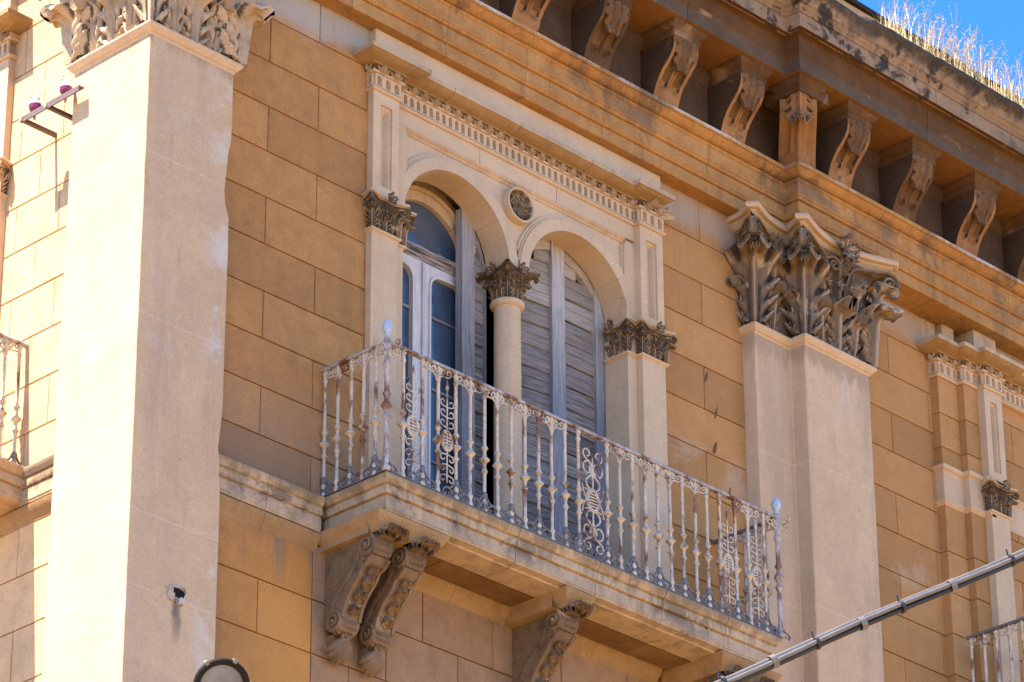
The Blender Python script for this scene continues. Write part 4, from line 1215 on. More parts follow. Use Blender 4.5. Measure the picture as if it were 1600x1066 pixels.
# entablature over the window
EP = [(-1.33, .02), (-1.33, -.05), (-1.097, -.05), (-1.097, 0), (1.221, 0), (1.221, -.05), (1.452, -.05), (1.452, .02)]
EB = [(-.03, 14.884), (.010, 14.884), (.018, 14.890), (.020, 14.904), (.006, 14.910), (-.030, 14.912), (-.030, 15.008), (.022, 15.010), (.028, 15.016), (.028, 15.024), (.012, 15.027), (.016, 15.064), (-.03, 15.066)]
for mb in extrude(EP, EB, .3, .0006): mb.build('window_architrave', M['cream'], sur, smooth=25, alt=((M['ground'], lambda p, n: p.z > 15.026),))
EC = [(-.03, 15.064), (.046, 15.064), (.050, 15.070), (.058, 15.071), (.085, 15.074), (.115, 15.082), (.134, 15.092), (.140, 15.096), (.148, 15.098), (.149, 15.130), (.13, 15.14), (-.03, 15.16)]
EP2 = EP[:-2] + [(1.28, -.05), (1.28, -.02)]
for mb in extrude(EP2, EC, .1, .0025, [.07 + .233 + .05 + x for x in (.42, 1.05, 1.75)], gap=.004, freq=9): mb.build('window_cornice', M['gold'], sur, smooth=28, alt=((M['trim'], lambda p, n: p.z > 15.0985),))
MB().box(-1.32, 1.446, -.052, .05, 15.145, 15.356).build('window_blocking', M['cream'], sur, smooth=0, bevel=.004)
# crumbled right end of the window cornice
mb = MB().ball((1.475, -.075, 15.055), .05, 10, 8, (1.0, .9, .8)).jitter(.03, 22)
MB().loft([[Vector((x, y, z)) for y, z in ((-.03, 15.05), (-.05 - o_, 15.06), (-.05 - o_ * .9, 15.06 + h_), (-.03, 15.06 + h_))] for x, o_, h_ in ((1.281, .12, .06), (1.31, .085, .065), (1.36, .06, .05), (1.40, .055, .03), (1.45, .03, .015))]).jitter(.012, 31).build('broken_cornice', M['trim'], sur, smooth=20); mb.build('broken_corner', M['carved_light'], sur, smooth=30)
# fluted tiles and egg-and-dart
def flute_mesh():
    w, h = .0575, .0955
    mb = MB()
    a = [( -w * .27 + 0, .010), (w * .27, .010)]
    hole = [(-w * .27, .010), (w * .27, .010)] + [(w * .27 * math.cos(PI * i / 8), h * .70 + w * .27 * 1.1 * math.sin(PI * i / 8)) for i in range(9)]
    o = [(-w / 2, 0), (w / 2, 0), (w / 2, h), (-w / 2, h)]
    mb.poly(o, (hole,), lambda p: (p[0], -.016, p[1]))
    n = len(hole)
    mb.loft([[Vector((a, -.016, b)) for a, b in hole], [Vector((a * .95, .006, b)) for a, b in hole], [Vector((a * .5, .020, b * .96 + .003)) for a, b in hole]], True, False)
    mb.poly(hole, (), lambda p: (p[0] * .5, .020, p[1] * .96 + .003))
    mb.add([(-w / 2, -.016, 0), (-w / 2, .0, 0), (-w / 2, .0, h), (-w / 2, -.016, h), (w / 2, -.016, 0), (w / 2, .0, 0), (w / 2, .0, h), (w / 2, -.016, h)], [(0, 1, 2, 3), (4, 5, 6, 7)])
    return mb.mesh('flute', M['cream'], 30)
def egg_mesh():
    mb = MB().ball((0, -.018, .024), .0245, 10, 7, (1, 1, 1.05))
    mb.tube([(.038 * math.cos(a), -.016, .032 - .036 * math.sin(a) * 1.0) for a in [PI * i / 8 for i in range(9)]], .0085, 5)
    mb.add([(.040, -.004, .044), (.060, -.004, .044), (.050, -.022, .040), (.050, -.012, .002)], [(0, 1, 2), (0, 2, 3), (2, 1, 3)])
    return mb.mesh('egg', M['egg'], 50)
FL, EG = flute_mesh(), egg_mesh()
def ornaments(parent, segs, zf, ze):
    for (p, q, n_out) in segs:
        p, q = Vector(p), Vector(q); L = (q - p).length
        d = (q - p).normalized()
        n = max(1, int(L / .0585))
        for i in range(n):
            c = p + d * (L * (i + .5) / n)
            inst(FL, 'flute', parent, frame(n_out, (c.x, c.y, zf)) @ Matrix.Scale(L / n / .0575, 4, (1, 0, 0)))
        n = max(1, int(round(L / .1)))
        for i in range(n):
            c = p + d * (L * (i + .5) / n)
            inst(EG, 'egg', parent, frame(n_out, (c.x + n_out[0] * .014, c.y + n_out[1] * .014, ze)) @ Matrix.Scale(L / n / .1, 4, (1, 0, 0)))
S_ = (0, -1)
ornaments(sur, [((-1.33, .0), (-1.33, -.05), (-1, 0)), ((-1.33, -.05), (-1.097, -.05), S_), ((-1.097, 0), (1.221, 0), S_), ((1.221, 0), (1.221, -.05), (-1, 0)), ((1.221, -.05), (1.452, -.05), S_)], 14.911, 15.022)
# medallion between the arches
med = part('medallion', 'round flower medallion between the two arches', (.072, .0, 14.595))
pr = [(.110, .03), (.110, -.016), (.113, -.026), (.120, -.030), (.128, -.026), (.131, -.016), (.131, .03)]
rm = MB().loft([[Vector((.072 + r * math.cos(2 * PI * k / 32), y, 14.594 + r * math.sin(2 * PI * k / 32))) for k in range(32)] for r, y in pr], True, False)
rm.build('medallion_rim', M['cream'], med, smooth=40)
MB().prism([(.072 + .112 * math.cos(2 * PI * k / 28), 14.594 + .112 * math.sin(2 * PI * k / 28)) for k in range(28)], lambda p: (p[0], .0, p[1]), lambda p: (p[0], .03, p[1])).build('medallion_ground', M['ground'], med)
pet = leaf_mb(.058, .088, curl=1.1, lean=.20, lobes=3, cup=.4, nu=22, nv=10)
for i, p in enumerate(pet.v): pet.v[i] = Vector((p.x + .03 * math.sin(p.z / .088 * 2.6), p.y, p.z))
for k in range(9):
    MB().merge(pet, Matrix.Translation((.072, .006, 14.594)) @ Matrix.Rotation(2 * PI * k / 9, 4, 'Y')).build('petal', M['carved_dark'], med, smooth=50)
MB().ball((.072, -.025, 14.594), .02, 10, 6).build('flower_centre', M['carved'], med, smooth=60)

# ---------------------------------------------------------------- joinery
# glazed doors and fanlight in the left arch
win = part('french_window', 'weathered white french window with arched fanlight', (-.511, .34, 12))
GY = .335
fz = 14.145
fr = MB()
def fring(r0, r1, y0, y1, a0=PI, a1=0.0, n=32):
    o = [(ARC_L + r0 * math.cos(a0 + (a1 - a0) * i / n), fz + r0 * math.sin(a0 + (a1 - a0) * i / n)) for i in range(n + 1)] + [(ARC_L + r1 * math.cos(a1 + (a0 - a1) * i / n), fz + r1 * math.sin(a1 + (a0 - a1) * i / n)) for i in range(n + 1)]
    return MB().prism(o, lambda p: (p[0], y0, p[1]), lambda p: (p[0], y1, p[1]))
for k in range(4):
    a0, a1 = PI - k * PI / 4 - .004, PI - (k + 1) * PI / 4 + .004
    m1 = fring(.362, .43, .31, .36, a0, a1, 10); m1.merge(fring(.43, .458, .29, .36, a0, a1, 10)); m1.merge(fring(.458, .54, .33, .36, a0, a1, 10))
    m1.build('fanlight_frame', M['cream'], win, smooth=30)
MB().poly([(ARC_L + .366 * math.cos(PI * i / 28), fz + .366 * math.sin(PI * i / 28)) for i in range(29)], (), lambda p: (p[0], GY + .01, p[1])).build('pane', M['glass'], win, smooth=0)
tr_ = MB()
for q in extrude([(-1.03, GY), (-.01, GY)], [(-.03, 14.06), (.02, 14.06), (.035, 14.075), (.035, 14.10), (.055, 14.112), (.06, 14.135), (.05, 14.15), (.03, 14.158), (-.03, 14.165)], .06, .005, freq=25): tr_.merge(q)
tr_.build('transom', M['old_wood'], win, 'peeling wooden transom under the fanlight', smooth=30)
def rrect(x0, x1, z0, z1, r, n=6):
    pts = [(x0, z0), (x1, z0)]
    pts += [(x1 - r + r * math.cos(PI / 2 * i / n), z1 - r + r * math.sin(PI / 2 * i / n)) for i in range(n + 1)]
    pts += [(x0 + r - r * math.sin(PI / 2 * i / n), z1 - r + r * math.cos(PI / 2 * i / n)) for i in range(n + 1)]
    return pts
def door_leaf(x0, x1, gx0, gx1):
    lf = part('door_leaf', None, (x0, GY, 12))
    lf.parent = B
    zt, zb = 14.06, 11.86
    hole = rrect(gx0, gx1, 12.05, 13.985, .09)
    o = [(x0, zb), (x1, zb), (x1, zt), (x0, zt)]
    mb = MB().poly(o, (hole,), lambda p: (p[0], GY - .022, p[1]))
    mb.loft([[Vector((a, GY - .022, b)) for a, b in hole], [Vector((a, GY + .02, b)) for a, b in hole]], True, False)
    h2 = rrect(gx0 - .02, gx1 + .02, 12.03, 14.005, .11)
    mb.loft([[Vector((a, GY - .022, b)) for a, b in h2], [Vector((a, GY - .034, b)) for a, b in h2], [Vector((a, GY - .03, b)) for a, b in hole], [Vector((a, GY - .02, b)) for a, b in hole]], True, False)
    mb.add([(x0, GY - .022, zb), (x0, GY + .02, zb), (x0, GY + .02, zt), (x0, GY - .022, zt), (x1, GY - .022, zb), (x1, GY + .02, zb), (x1, GY + .02, zt), (x1, GY - .022, zt)], [(0, 1, 2, 3), (4, 5, 6, 7)])
    mb.build('door_frame', M['white_wood'], lf, smooth=30)
    MB().add([(gx0 - .01, GY + .008, 12.03), (gx1 + .01, GY + .008, 12.03), (gx1 + .01, GY + .008, 14.0), (gx0 - .01, GY + .008, 14.0)], [(0, 1, 2, 3)]).build('pane', M['glass'], lf, smooth=0)
    for z in (12.65, 13.17, 13.693): MB().box(gx0, gx1, GY - .004, GY + .006, z - .009, z + .009).build('glazing_bar', M['stile'], lf, smooth=0)
door_leaf(-.99, -.515, -.90, -.613)
door_leaf(-.507, -.03, -.443, -.135)
MB().box(-.530, -.508, GY - .036, GY - .021, 11.87, 14.05).build('meeting_bead', M['white_wood'], win, smooth=0)
# shutters
def slat_mesh(L):
    mb = MB(); n = 10; rings = []
    for i in range(n + 1):
        x = L * i / n
        j = lambda k: noise.noise(Vector((x * 6, k * 3.1, L))) * .004
        rings.append([Vector((x, -.004 + j(1), 0 + j(2))), Vector((x, -.013 + j(1), .003 + j(2))), Vector((x, -.014 + j(3), .05)), Vector((x, -.011 + j(3), .082)), Vector((x, -.003 + j(3), .086)), Vector((x, -.011 + j(3), .091)), Vector((x, -.006 + j(4), .125)), Vector((x, .006 + j(4), .172 + j(5))), Vector((x, .016 + j(4), .172))])
    return mb.loft(rings, True, True)
def shutter(label, hinge, ang, width, z0, ztop, stile_l, stile_r, zs_list, hand=1):
    """hinge = plan point of the leaf's fixed edge; the leaf runs along +x (hand 1) or -x (hand -1) turned by ang; arch clip by ztop(x)"""
    s = part('shutter', label, (hinge[0], hinge[1], z0))
    base = Matrix.Translation((hinge[0], hinge[1], 0)) @ Matrix.Rotation(ang, 4, 'Z')
    X = (lambda a: a) if hand == 1 else (lambda a: -a)
    def put(mb, nm, mat): return MB().merge(mb, base).build(nm, mat, s, smooth=25)
    for a, b, dy in ((0, stile_l, 0), (width - stile_r, width, -.008)):
        if b - a < .01: continue
        xa, xb = sorted((X(a), X(b)))
        top = [(xa + (xb - xa) * i / 6, ztop(hinge[0] + (xa + (xb - xa) * i / 6) * math.cos(ang))) for i in range(7)]
        o = [(xa, z0), (xb, z0)] + list(reversed(top))
        put(MB().prism(o, lambda p: (p[0], -.03 + dy, p[1]), lambda p: (p[0], .025, p[1])).jitter(.0015, 6), 'stile', M['stile'])
    xa, xb = sorted((X(stile_l), X(width - stile_r)))
    # arched head rail following the opening
    n = 14
    tp = [(xa + (xb - xa) * i / n, ztop(hinge[0] + (xa + (xb - xa) * i / n) * math.cos(ang))) for i in range(n + 1)]
    lo = [(a, z - .085) for a, z in tp]
    put(MB().prism(tp + list(reversed(lo)), lambda p: (p[0], -.024, p[1]), lambda p: (p[0], .02, p[1])), 'head_rail', M['slat'])
    z = z0 + .05; i = 0
    while True:
        # trim the slat where the arch cuts it
        zt = z + .158
        if z > max(t[1] for t in tp) - .1: break
        ok = [a for a, t in tp if t - .06 > z + .08]
        if len(ok) < 2: break
        a0, a1 = min(ok), max(ok)
        mb = slat_mesh(a1 - a0 + .01)
        tilt = random.uniform(-.012, .012)
        mt = base @ Matrix.Translation((a0 - .005, random.uniform(-.003, .003), z)) @ Matrix.Rotation(tilt, 4, 'Y')
        MB().merge(mb, mt).build('slat', M['slat'], s, smooth=25)
        z += .1655 if i % 7 != 5 else .172; i += 1
    put(MB().box(xa, xb, .022, .03, z0 + .03, max(t[1] for t in lo) - .02), 'backing', M['dark'])
    return s
zt_R = lambda x: ZS + math.sqrt(max(.0004, (RA - .004) ** 2 - min(abs(x - ARC_R), RA - .01) ** 2)) + .02
zt_L = lambda x: ZS + math.sqrt(max(.0004, (RA - .004) ** 2 - min(abs(x - ARC_L), RA - .01) ** 2)) + .02
shutter('closed blue-grey louvred shutter leaf with arched top', (1.150, .250), 0.0, .575, 11.87, zt_R, .105, .160, None, -1)
shutter('louvred shutter leaf standing slightly ajar beside the column', (.168, .250), -.11, .415, 11.87, zt_R, .04, .012, None, 1)
shutter('narrow folded shutter leaf in the left arch', (-.016, .250), 0.0, .235, 11.87, zt_L, .012, .118, None, -1)

# ---------------------------------------------------------------- string course, balcony slab and consoles
SLP = [(-.2, 11.60), (.0, 11.60), (.004, 11.612), (.055, 11.617), (.058, 11.630), (.064, 11.634), (.064, 11.708), (.055, 11.713), (.055, 11.719), (.076, 11.722), (.080, 11.728), (.080, 11.770), (.073, 11.774), (.073, 11.779), (.092, 11.785), (.104, 11.806), (.110, 11.815),
       (.112, 11.835), (.10, 11.843), (-.2, 11.846)]
BED = [(-.2, 11.495), (0, 11.495), (.006, 11.50), (.010, 11.515), (.024, 11.532), (.044, 11.556), (.062, 11.585), (.066, 11.602), (-.2, 11.602)]
# string course on the wall (left of the balcony), around the corner and right
SC = [(o * .72, z - .012) for o, z in SLP]
BC = [(o * .72, z - .012) for o, z in BED]
for pth in ([(-2.72, 0.0), (-1.715, 0.0)], [(3.43, 0.0), (4.5, 0.0)], [(XW, 6.0), (XW, .45)]):
    cuts_ = [.55] if pth[0][0] == -2.72 else None
    for mb in extrude(pth, SC, .06, .002, cuts_, gap=.003): mb.build('string_course', M['slab'], B, smooth=28)
    for mb in extrude(pth, BC, .06, .002, cuts_, gap=.003): mb.build('string_course', M['gold'], B, smooth=28)
# main balcony
XL, XR, YB = -1.70, 1.925, -.594
bal = part('balcony_slab', 'moulded stone balcony slab on carved consoles', (.11, -.3, 11.7))
BP = [(XL + .11, .0), (XL + .11, YB + .11), (XR - .11, YB + .11), (XR - .11, .0)]
for mb in extrude(BP, SLP, .05, .0025, [.47 + 1.06, .47 + 1.78, .47 + 2.40, .47 + 3.0], gap=.005, freq=8): mb.build('slab_edge', M['slab'], bal, smooth=28)
for i, (a, b) in enumerate(((XL + .12, -.9), (-.9, .05), (.05, .95), (.95, XR - .12))):
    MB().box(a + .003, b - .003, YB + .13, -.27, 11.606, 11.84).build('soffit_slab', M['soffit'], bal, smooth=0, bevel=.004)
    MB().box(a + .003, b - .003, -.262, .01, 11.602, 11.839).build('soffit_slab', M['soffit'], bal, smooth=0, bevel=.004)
MB().box(XL + .02, XR - .02, YB + .015, .0, 11.842, 11.852).build('floor_plate', M['iron_dark'], bal, 'thin grey metal edge of the balcony floor', smooth=0)
for a, b in ((-1.08, -.08), (.20, 1.33)):
    for mb in extrude([(a, 0.0), (b, 0.0)], BED, .06, .0015, [.5], gap=.003): mb.build('bed_moulding', M['gold'], bal, smooth=28)

# console bracket: ribbon S with volutes, garland, scale diaper and shell; local x 0..W, origin on the wall
CW = .158
UP, LOW, UR, LR = (.385, 11.432), (.108, 11.015), .078, .070
def console_parts():
    parts_ = []
    spine = catmull([(.318, 11.405), (.300, 11.345), (.262, 11.295), (.205, 11.245), (.145, 11.185), (.098, 11.11), (.060, 11.03)], 6)
    front = catmull([(.430, 11.36), (.385, 11.318), (.345, 11.30), (.318, 11.255), (.268, 11.205), (.222, 11.150), (.190, 11.085), (.176, 11.03)], 6)
    # solid S body
    o = spine + list(reversed(front))
    body = MB().prism(o, lambda p: (.012, -p[0], p[1]), lambda p: (CW - .012, -p[0], p[1]))
    web = MB().prism([(0, 11.50), (.31, 11.50), (.31, 11.42)] + spine + [(.03, 10.99), (0, 10.99)], lambda p: (.024, -p[0], p[1]), lambda p: (CW - .024, -p[0], p[1]))
    body.merge(web)
    # raised fillets on both edges of the S
    for xa in (.0, CW - .022):
        for line, th in ((spine, .026), (front, .020)):
            rings = []
            for i, p in enumerate(line):
                a, b = line[max(i - 1, 0)], line[min(i + 1, len(line) - 1)]
                l = math.hypot(b[0] - a[0], b[1] - a[1]) or 1
                nx, nz = (b[1] - a[1]) / l, -(b[0] - a[0]) / l
                rings.append([Vector((xa, -(p[0] - nx * th / 2), p[1] - nz * th / 2)), Vector((xa + .022, -(p[0] - nx * th / 2), p[1] - nz * th / 2)),
                              Vector((xa + .022, -(p[0] + nx * th / 2), p[1] + nz * th / 2)), Vector((xa, -(p[0] + nx * th / 2), p[1] + nz * th / 2))])
            body.loft(rings)
    parts_.append(('console_body', body))
    # volutes
    for (c, R) in ((UP, UR), (LOW, LR)):
        v = MB()
        n = 28
        def cyl(r, x0, x1): v.loft([[Vector((x, -(c[0] + r * math.cos(2 * PI * k / n)), c[1] + r * math.sin(2 * PI * k / n))) for k in range(n)] for x in (x0, x1)])
        cyl(R * .94, .004, CW - .004)
        for xa in (-.004, CW - .018):
            pts = []
            for i in range(40):
                t = i / 39; th = PI * .75 - 2 * PI * 1.7 * t; r = R * (1.0 - .72 * t)
                pts.append((xa + .008 - .010 * t * (1 if xa < .05 else -1), -(c[0] + r * math.cos(th)), c[1] + r * math.sin(th)))
            v.tube(pts, [R * .16 * (1 - .4 * i / 39) for i in range(40)], 6)
            v.ball((xa + (-.002 if xa < .05 else .020), -c[0], c[1]), R * .22, 8, 5)
        parts_.append(('volute', v))
        s = MB()
        rows = 9
        for i in range(rows):
            th = PI * .55 - PI * 1.25 * i / rows
            for j in range(5):
                x = .026 + (CW - .052) * (j + (.5 if i % 2 else 0)) / 4.5
                if x > CW - .02: continue
                cpos = Vector((x, -(c[0] + R * .95 * math.cos(th)), c[1] + R * .95 * math.sin(th)))
                nrm = Vector((0, -math.cos(th), math.sin(th))); tg = Vector((0, -math.sin(th), -math.cos(th)))
                w = .014
                b = [cpos + Vector((w, 0, 0)) - tg * w * .2, cpos + tg * w * 1.1, cpos - Vector((w, 0, 0)) - tg * w * .2, cpos - tg * w * .9]
                s.add(b + [cpos + nrm * .012 + tg * w * .4], [(0, 1, 4), (1, 2, 4), (2, 3, 4), (3, 0, 4)])
        parts_.append(('scales', s))
    # diaper pyramids on the cheeks
    dp = MB()
    def inside(a, z):
        if a < .012 or z > 11.488: return False
        for i in range(len(spine) - 1):
            z1, z0 = spine[i][1], spine[i + 1][1]
            if z0 <= z <= z1:
                t = (z - z0) / max(1e-6, z1 - z0); return a < spine[i + 1][0] + (spine[i][0] - spine[i + 1][0]) * t - .018
        return z > spine[0][1] and a < .295 and math.hypot(a - UP[0], z - UP[1]) > UR + .01
    st = .0225
    for i in range(60):
        for j in range(30):
            z = 11.0 + i * st * .62; a = .016 + (j + (.5 if i % 2 else 0)) * st * 1.25
            if inside(a, z) and inside(a + st * .5, z):
                for x, sg in ((.024, -1), (CW - .024, 1)):
                    q = st * .56
                    b = [Vector((x, -(a + q * 1.1), z)), Vector((x, -a, z - q)), Vector((x, -(a - q * 1.1), z)), Vector((x, -a, z + q * .9))]
                    dp.add(b + [Vector((x + sg * .010, -a, z - q * .3))], [(0, 1, 4), (1, 2, 4), (2, 3, 4), (3, 0, 4)])
    parts_.append(('diaper_scales', dp))
    # garland of bell flowers down the front
    for t, r in ((.27, .036), (.47, .041), (.66, .041), (.84, .036)):
        p = front[int(t * (len(front) - 1))]
        bf = MB()
        bf.lathe([(.004, .05), (r * .45, .045), (r * .7, .02), (r * .8, -.005), (r * 1.1, -.03), (r * .7, -.022), (.004, -.02)], 9)
        for k in range(4): bf.ball((r * .75 * math.cos(k * PI / 2 + .4), r * .75 * math.sin(k * PI / 2 + .4), -.028), .010, 6, 4)
        mt = Matrix.Translation((CW / 2, -(p[0] + .008), p[1])) @ Matrix.Rotation(-.45, 4, 'X')
        parts_.append(('bell_flower', MB().merge(bf, mt).jitter(.003, 40)))
        l2 = leaf_mb(.05, .05, curl=1.4, lean=.3, lobes=2, cup=.4, nu=8, nv=6)
        for sg in (-1, 1): parts_.append(('garland_leaf', MB().merge(l2, Matrix.Translation((CW / 2 + sg * .022, -(p[0] + .004), p[1] + .02)) @ Matrix.Rotation(sg * 1.2, 4, 'Y'))))
    # acanthus under the cap
    ac = MB()
    lf = leaf_mb(.10, .085, curl=1.7, lean=.5, lobes=3, cup=.4, nu=14, nv=8)
    for sg in (-1, 0, 1): ac.merge(lf, Matrix.Translation((CW / 2 + sg * .052, -.455, 11.512)) @ Matrix.Rotation(PI, 4, 'Y') @ Matrix.Rotation(sg * .35, 4, 'Y') @ Matrix.Rotation(.9, 4, 'X'))
    ac.box(.02, CW - .02, -.49, -.0, 11.47, 11.50)
    parts_.append(('acanthus_leaf', ac.jitter(.003, 40)))
    # shell
    sh_ = MB()
    for k in range(7):
        a = -PI * .82 + PI * .64 * k / 6 
        pts = [Vector((CW / 2 + q * .096 * math.cos(a), -(.115 + .03 * math.sin(PI * q) - .06 * q), 10.925 + q * .150 * math.sin(a))) for q in (0, .3, .6, .85, 1)]
        sh_.tube(pts, [.013, .021, .027, .024, .008], 7)
    sh_.tube([(CW / 2 + .032 * (1 - t * .8) * math.cos(8 * t), -(.125 + .02 * t), 10.925 + .032 * (1 - t * .8) * math.sin(8 * t)) for t in [i / 20 for i in range(21)]], .012, 6)
    sh_.box(CW / 2 - .05, CW / 2 + .05, -.075, 0, 10.85, 10.95)
    parts_.append(('shell', sh_))
    return parts_
cmeshes = [(n, mb.mesh(n, M['console'], 45)) for n, mb in console_parts()]
def console(x, label=None):
    mt = Matrix.Translation((x, 0, 0))
    root = inst(cmeshes[0][1], 'console', B, mt, label)
    for n, me in cmeshes[1:]: 
        o = inst(me, n, root, mt)
        if 'scales' in n: o["kind"] = "stuff"
for x in (-1.66, -1.385, -.04, 1.455, 1.72): console(x)
def console_cap(x0, x1):
    for mb in extrude([(x0, 0), (x0, -.49), (x1, -.49), (x1, 0)], BED, .06, .0015): 
        mb.box(x0 + .01, x1 - .01, -.48, 0, 11.50, 11.60)
        mb.build('console_cap', M['gold'], bal, smooth=28)
console_cap(-1.66 + .003, -1.66 + CW + .02); console_cap(-1.40, -1.375 + CW + .03)
MB().box(-1.655, -1.24, -.44, 0, 11.503, 11.601).build('console_cap', M['gold'], bal)
console_cap(-.03, CW - .05); console_cap(1.435, 1.455 + CW + .02); console_cap(1.70, 1.72 + CW + .02)

# ---------------------------------------------------------------- right wing window surround (partly in view)
rw = part('window_surround', 'stepped window surround at the right edge of the photo', (4.7, -.1, 14.5))
fx = [(4.463, .02), (4.463, -.071), (4.696, -.071), (4.696, -.129), (4.862, -.129), (4.862, -.192), (5.075, -.192), (5.075, -.129), (7.5, -.129)]
def sh2(z): return [(o, zz + z) for o, zz in EB]
for mb in extrude(fx, sh2(-.016), .3, .0006): mb.build('window_architrave', M['cream'], rw, smooth=25, alt=((M['ground'], lambda p, n: p.z > 15.010),))
for mb in extrude(fx, [(o, z - .016) for o, z in EC], .1, .002): mb.build('window_cornice', M['gold'], rw, smooth=28, alt=((M['trim'], lambda p, n: p.z > 15.082),))
ornaments(rw, [((4.463, 0), (4.463, -.071), (-1, 0)), ((4.463, -.071), (4.696, -.071), S_), ((4.696, -.071), (4.696, -.129), (-1, 0)), ((4.696, -.129), (4.862, -.129), S_), ((4.862, -.129), (4.862, -.192), (-1, 0)),
               ((4.862, -.192), (5.075, -.192), S_), ((5.075, -.129), (5.9, -.129), S_)], 14.895, 15.006)
zq = [z for z in zw if z < 13.0] + [13.125, 13.448, 13.83]
up_ = [14.13, 14.29, 14.57, 14.868]
for (x0, x1, y) in ((4.463, 4.696, -.071), (4.696, 4.862, -.129)):
    for zz in (zq, up_):
        for a, b in zip(zz, zz[1:]):
            MB().box(x0 + .001, x1 - .001 if y > -.1 else x1 + .1, y + random.uniform(-.001, .001), .05, a + .004, b - .004).build('stone_block', M['wall'], rw, smooth=0, bevel=.003)
    MB().box(x0 + .003, x1 + .1, y + .012, .05, 10.5, 14.87).build('joint_bed', M['mortar'], rw, smooth=0)
for zz, pr_ in ((14.085, [(-.05, 0), (.0, 0), (.006, .012), (.022, .02), (.03, .034), (.032, .05), (-.05, .052)]), (13.815, [(-.05, 0), (0, 0), (.008, .008), (.016, .022), (.024, .03), (.024, .044), (-.05, .046)])):
    for mb in extrude(fx[:6], [(o, z + zz) for o, z in pr_], .2, .001): mb.build('impost_moulding', M['cream'], rw, smooth=28)
for x0, x1, y in ((4.463, 4.696, -.071), (4.696, 4.862, -.129)):
    MB().box(x0 - .002, x1 + .02, y - .002, .05, 13.855, 14.086).build('impost_band', M['cream'], rw, smooth=0)
_s = sur; sur = rw
strip(4.862, 5.075, -.192, 14.13, 14.87, 4.925, 5.012, 14.20, 14.78)
sur = _s
MB().box(4.862, 5.075, -.192, .05, 9.0, 13.845).build('window_post', M['cream'], rw, smooth=0, bevel=.004)
for x0, x1, y in ((4.40, 4.56, .0), (4.58, 4.72, -.05), (4.82, 5.09, -.16)): MB().box(x0, x1, y, .2, 15.12, 15.356).build('blocking', M['trim'], rw, smooth=0)
small_c = small_capital('carved capital of the window at the right edge', [((4.862, -.192), (-1, -1)), ((5.075, -.192), (1, -1))], [((4.968, -.192), (0, -1), .21)], 13.865, 14.095,
                        [(4.862, -.10), (4.862, -.192), (5.075, -.192), (5.075, -.10)], HS)
small_abacus(small_c, [concave((4.862 - h, -.192 - h + .015), (4.862 - h + .015, -.192 - h), 0, 1), concave((4.862 - h + .015, -.192 - h), (5.075 + h - .015, -.192 - h), .035, 8)[1:], [(5.075 + h, -.192 - h + .015)]],
             14.095, [(4.83, -.10), (5.10, -.10)])
MB().box(5.076, 7.4, -.088, .05, 9.0, 15.2).build('wall_bed', M['mortar'], rw, smooth=0)
for mb in extrude([(5.12, -.10), (7.4, -.10)], [(-.03, 14.05), (0, 14.05), (.012, 14.06), (.03, 14.08), (.034, 14.10), (-.03, 14.11)], .2, .001): mb.build('impost_moulding', M['cream'], rw)
MB().box(5.10, 7.4, -.106, .05, 13.83, 14.052).build('impost_band', M['cream'], rw, smooth=0)

# ---------------------------------------------------------------- side window on the sunlit wall (its right edge in view)
sw = part('window_surround', 'sunlit window surround at the left edge of the photo', (XW, 1.5, 14.5))
XF = XW - .055
lp = [(XF, 3.4), (XF, 1.32), (XW + .02, 1.32)]
for mb in extrude(lp, EB, .3, .0006): mb.build('window_architrave', M['cream'], sw, smooth=25)
for mb in extrude(lp, EC, .1, .002): mb.build('window_cornice', M['gold'], sw, smooth=28)
ornaments(sw, [((XF, 2.2), (XF, 1.32), (-1, 0))], 14.911, 15.022)
_s = sur; sur = sw
MB().box(XF, XW + .05, 1.325, 1.55, 14.11, 14.886).build('pilaster_strip', M['cream'], sw, smooth=0, bevel=.004)
MB().box(XF, XW + .05, 1.325, 1.55, 11.84, 13.86).build('window_post', M['cream'], sw, smooth=0, bevel=.004)
MB().box(XF + .02, XW + .05, 1.55, 3.4, 11.84, 14.886).build('side_panel', M['cream'], sw, smooth=0)
MB().box(XF - .005, XW + .05, 1.34, 3.4, 15.14, 15.356).build('window_blocking', M['cream'], sw, smooth=0)
sur = _s
sc_ = small_capital('carved capital of the sunlit window at the left edge', [((XF, 1.325), (-1, -1)), ((XF, 1.55), (-1, 1))], [((XF, 1.437), (-1, 0), .22)], 13.885, 14.11,
                    [(XW + .02, 1.55), (XF, 1.55), (XF, 1.325), (XW + .02, 1.325)], HS, M['trim'])
abacus(sc_, [(XW, 1.60), (XF - h, 1.55 + h)] + concave((XF - h, 1.55 + h - .02), (XF - h, 1.325 - h + .02), .03, 8) + [(XF - h + .015, 1.325 - h), (XW, 1.29)], 14.07, 14.112, .34, M['cream'])
# side balcony slab
for mb in extrude([(XW - .6, 6), (XW - .6, 1.01), (XW, 1.01)], [(o, z) for o, z in SLP], .1, .002): mb.build('balcony_slab', M['trim'], B, 'stone balcony slab on the sunlit side wall', smooth=28)
MB().box(XW - .6, XW, 1.02, 6, 11.61, 11.84).build('balcony_slab', M['soffit'], B, smooth=0)

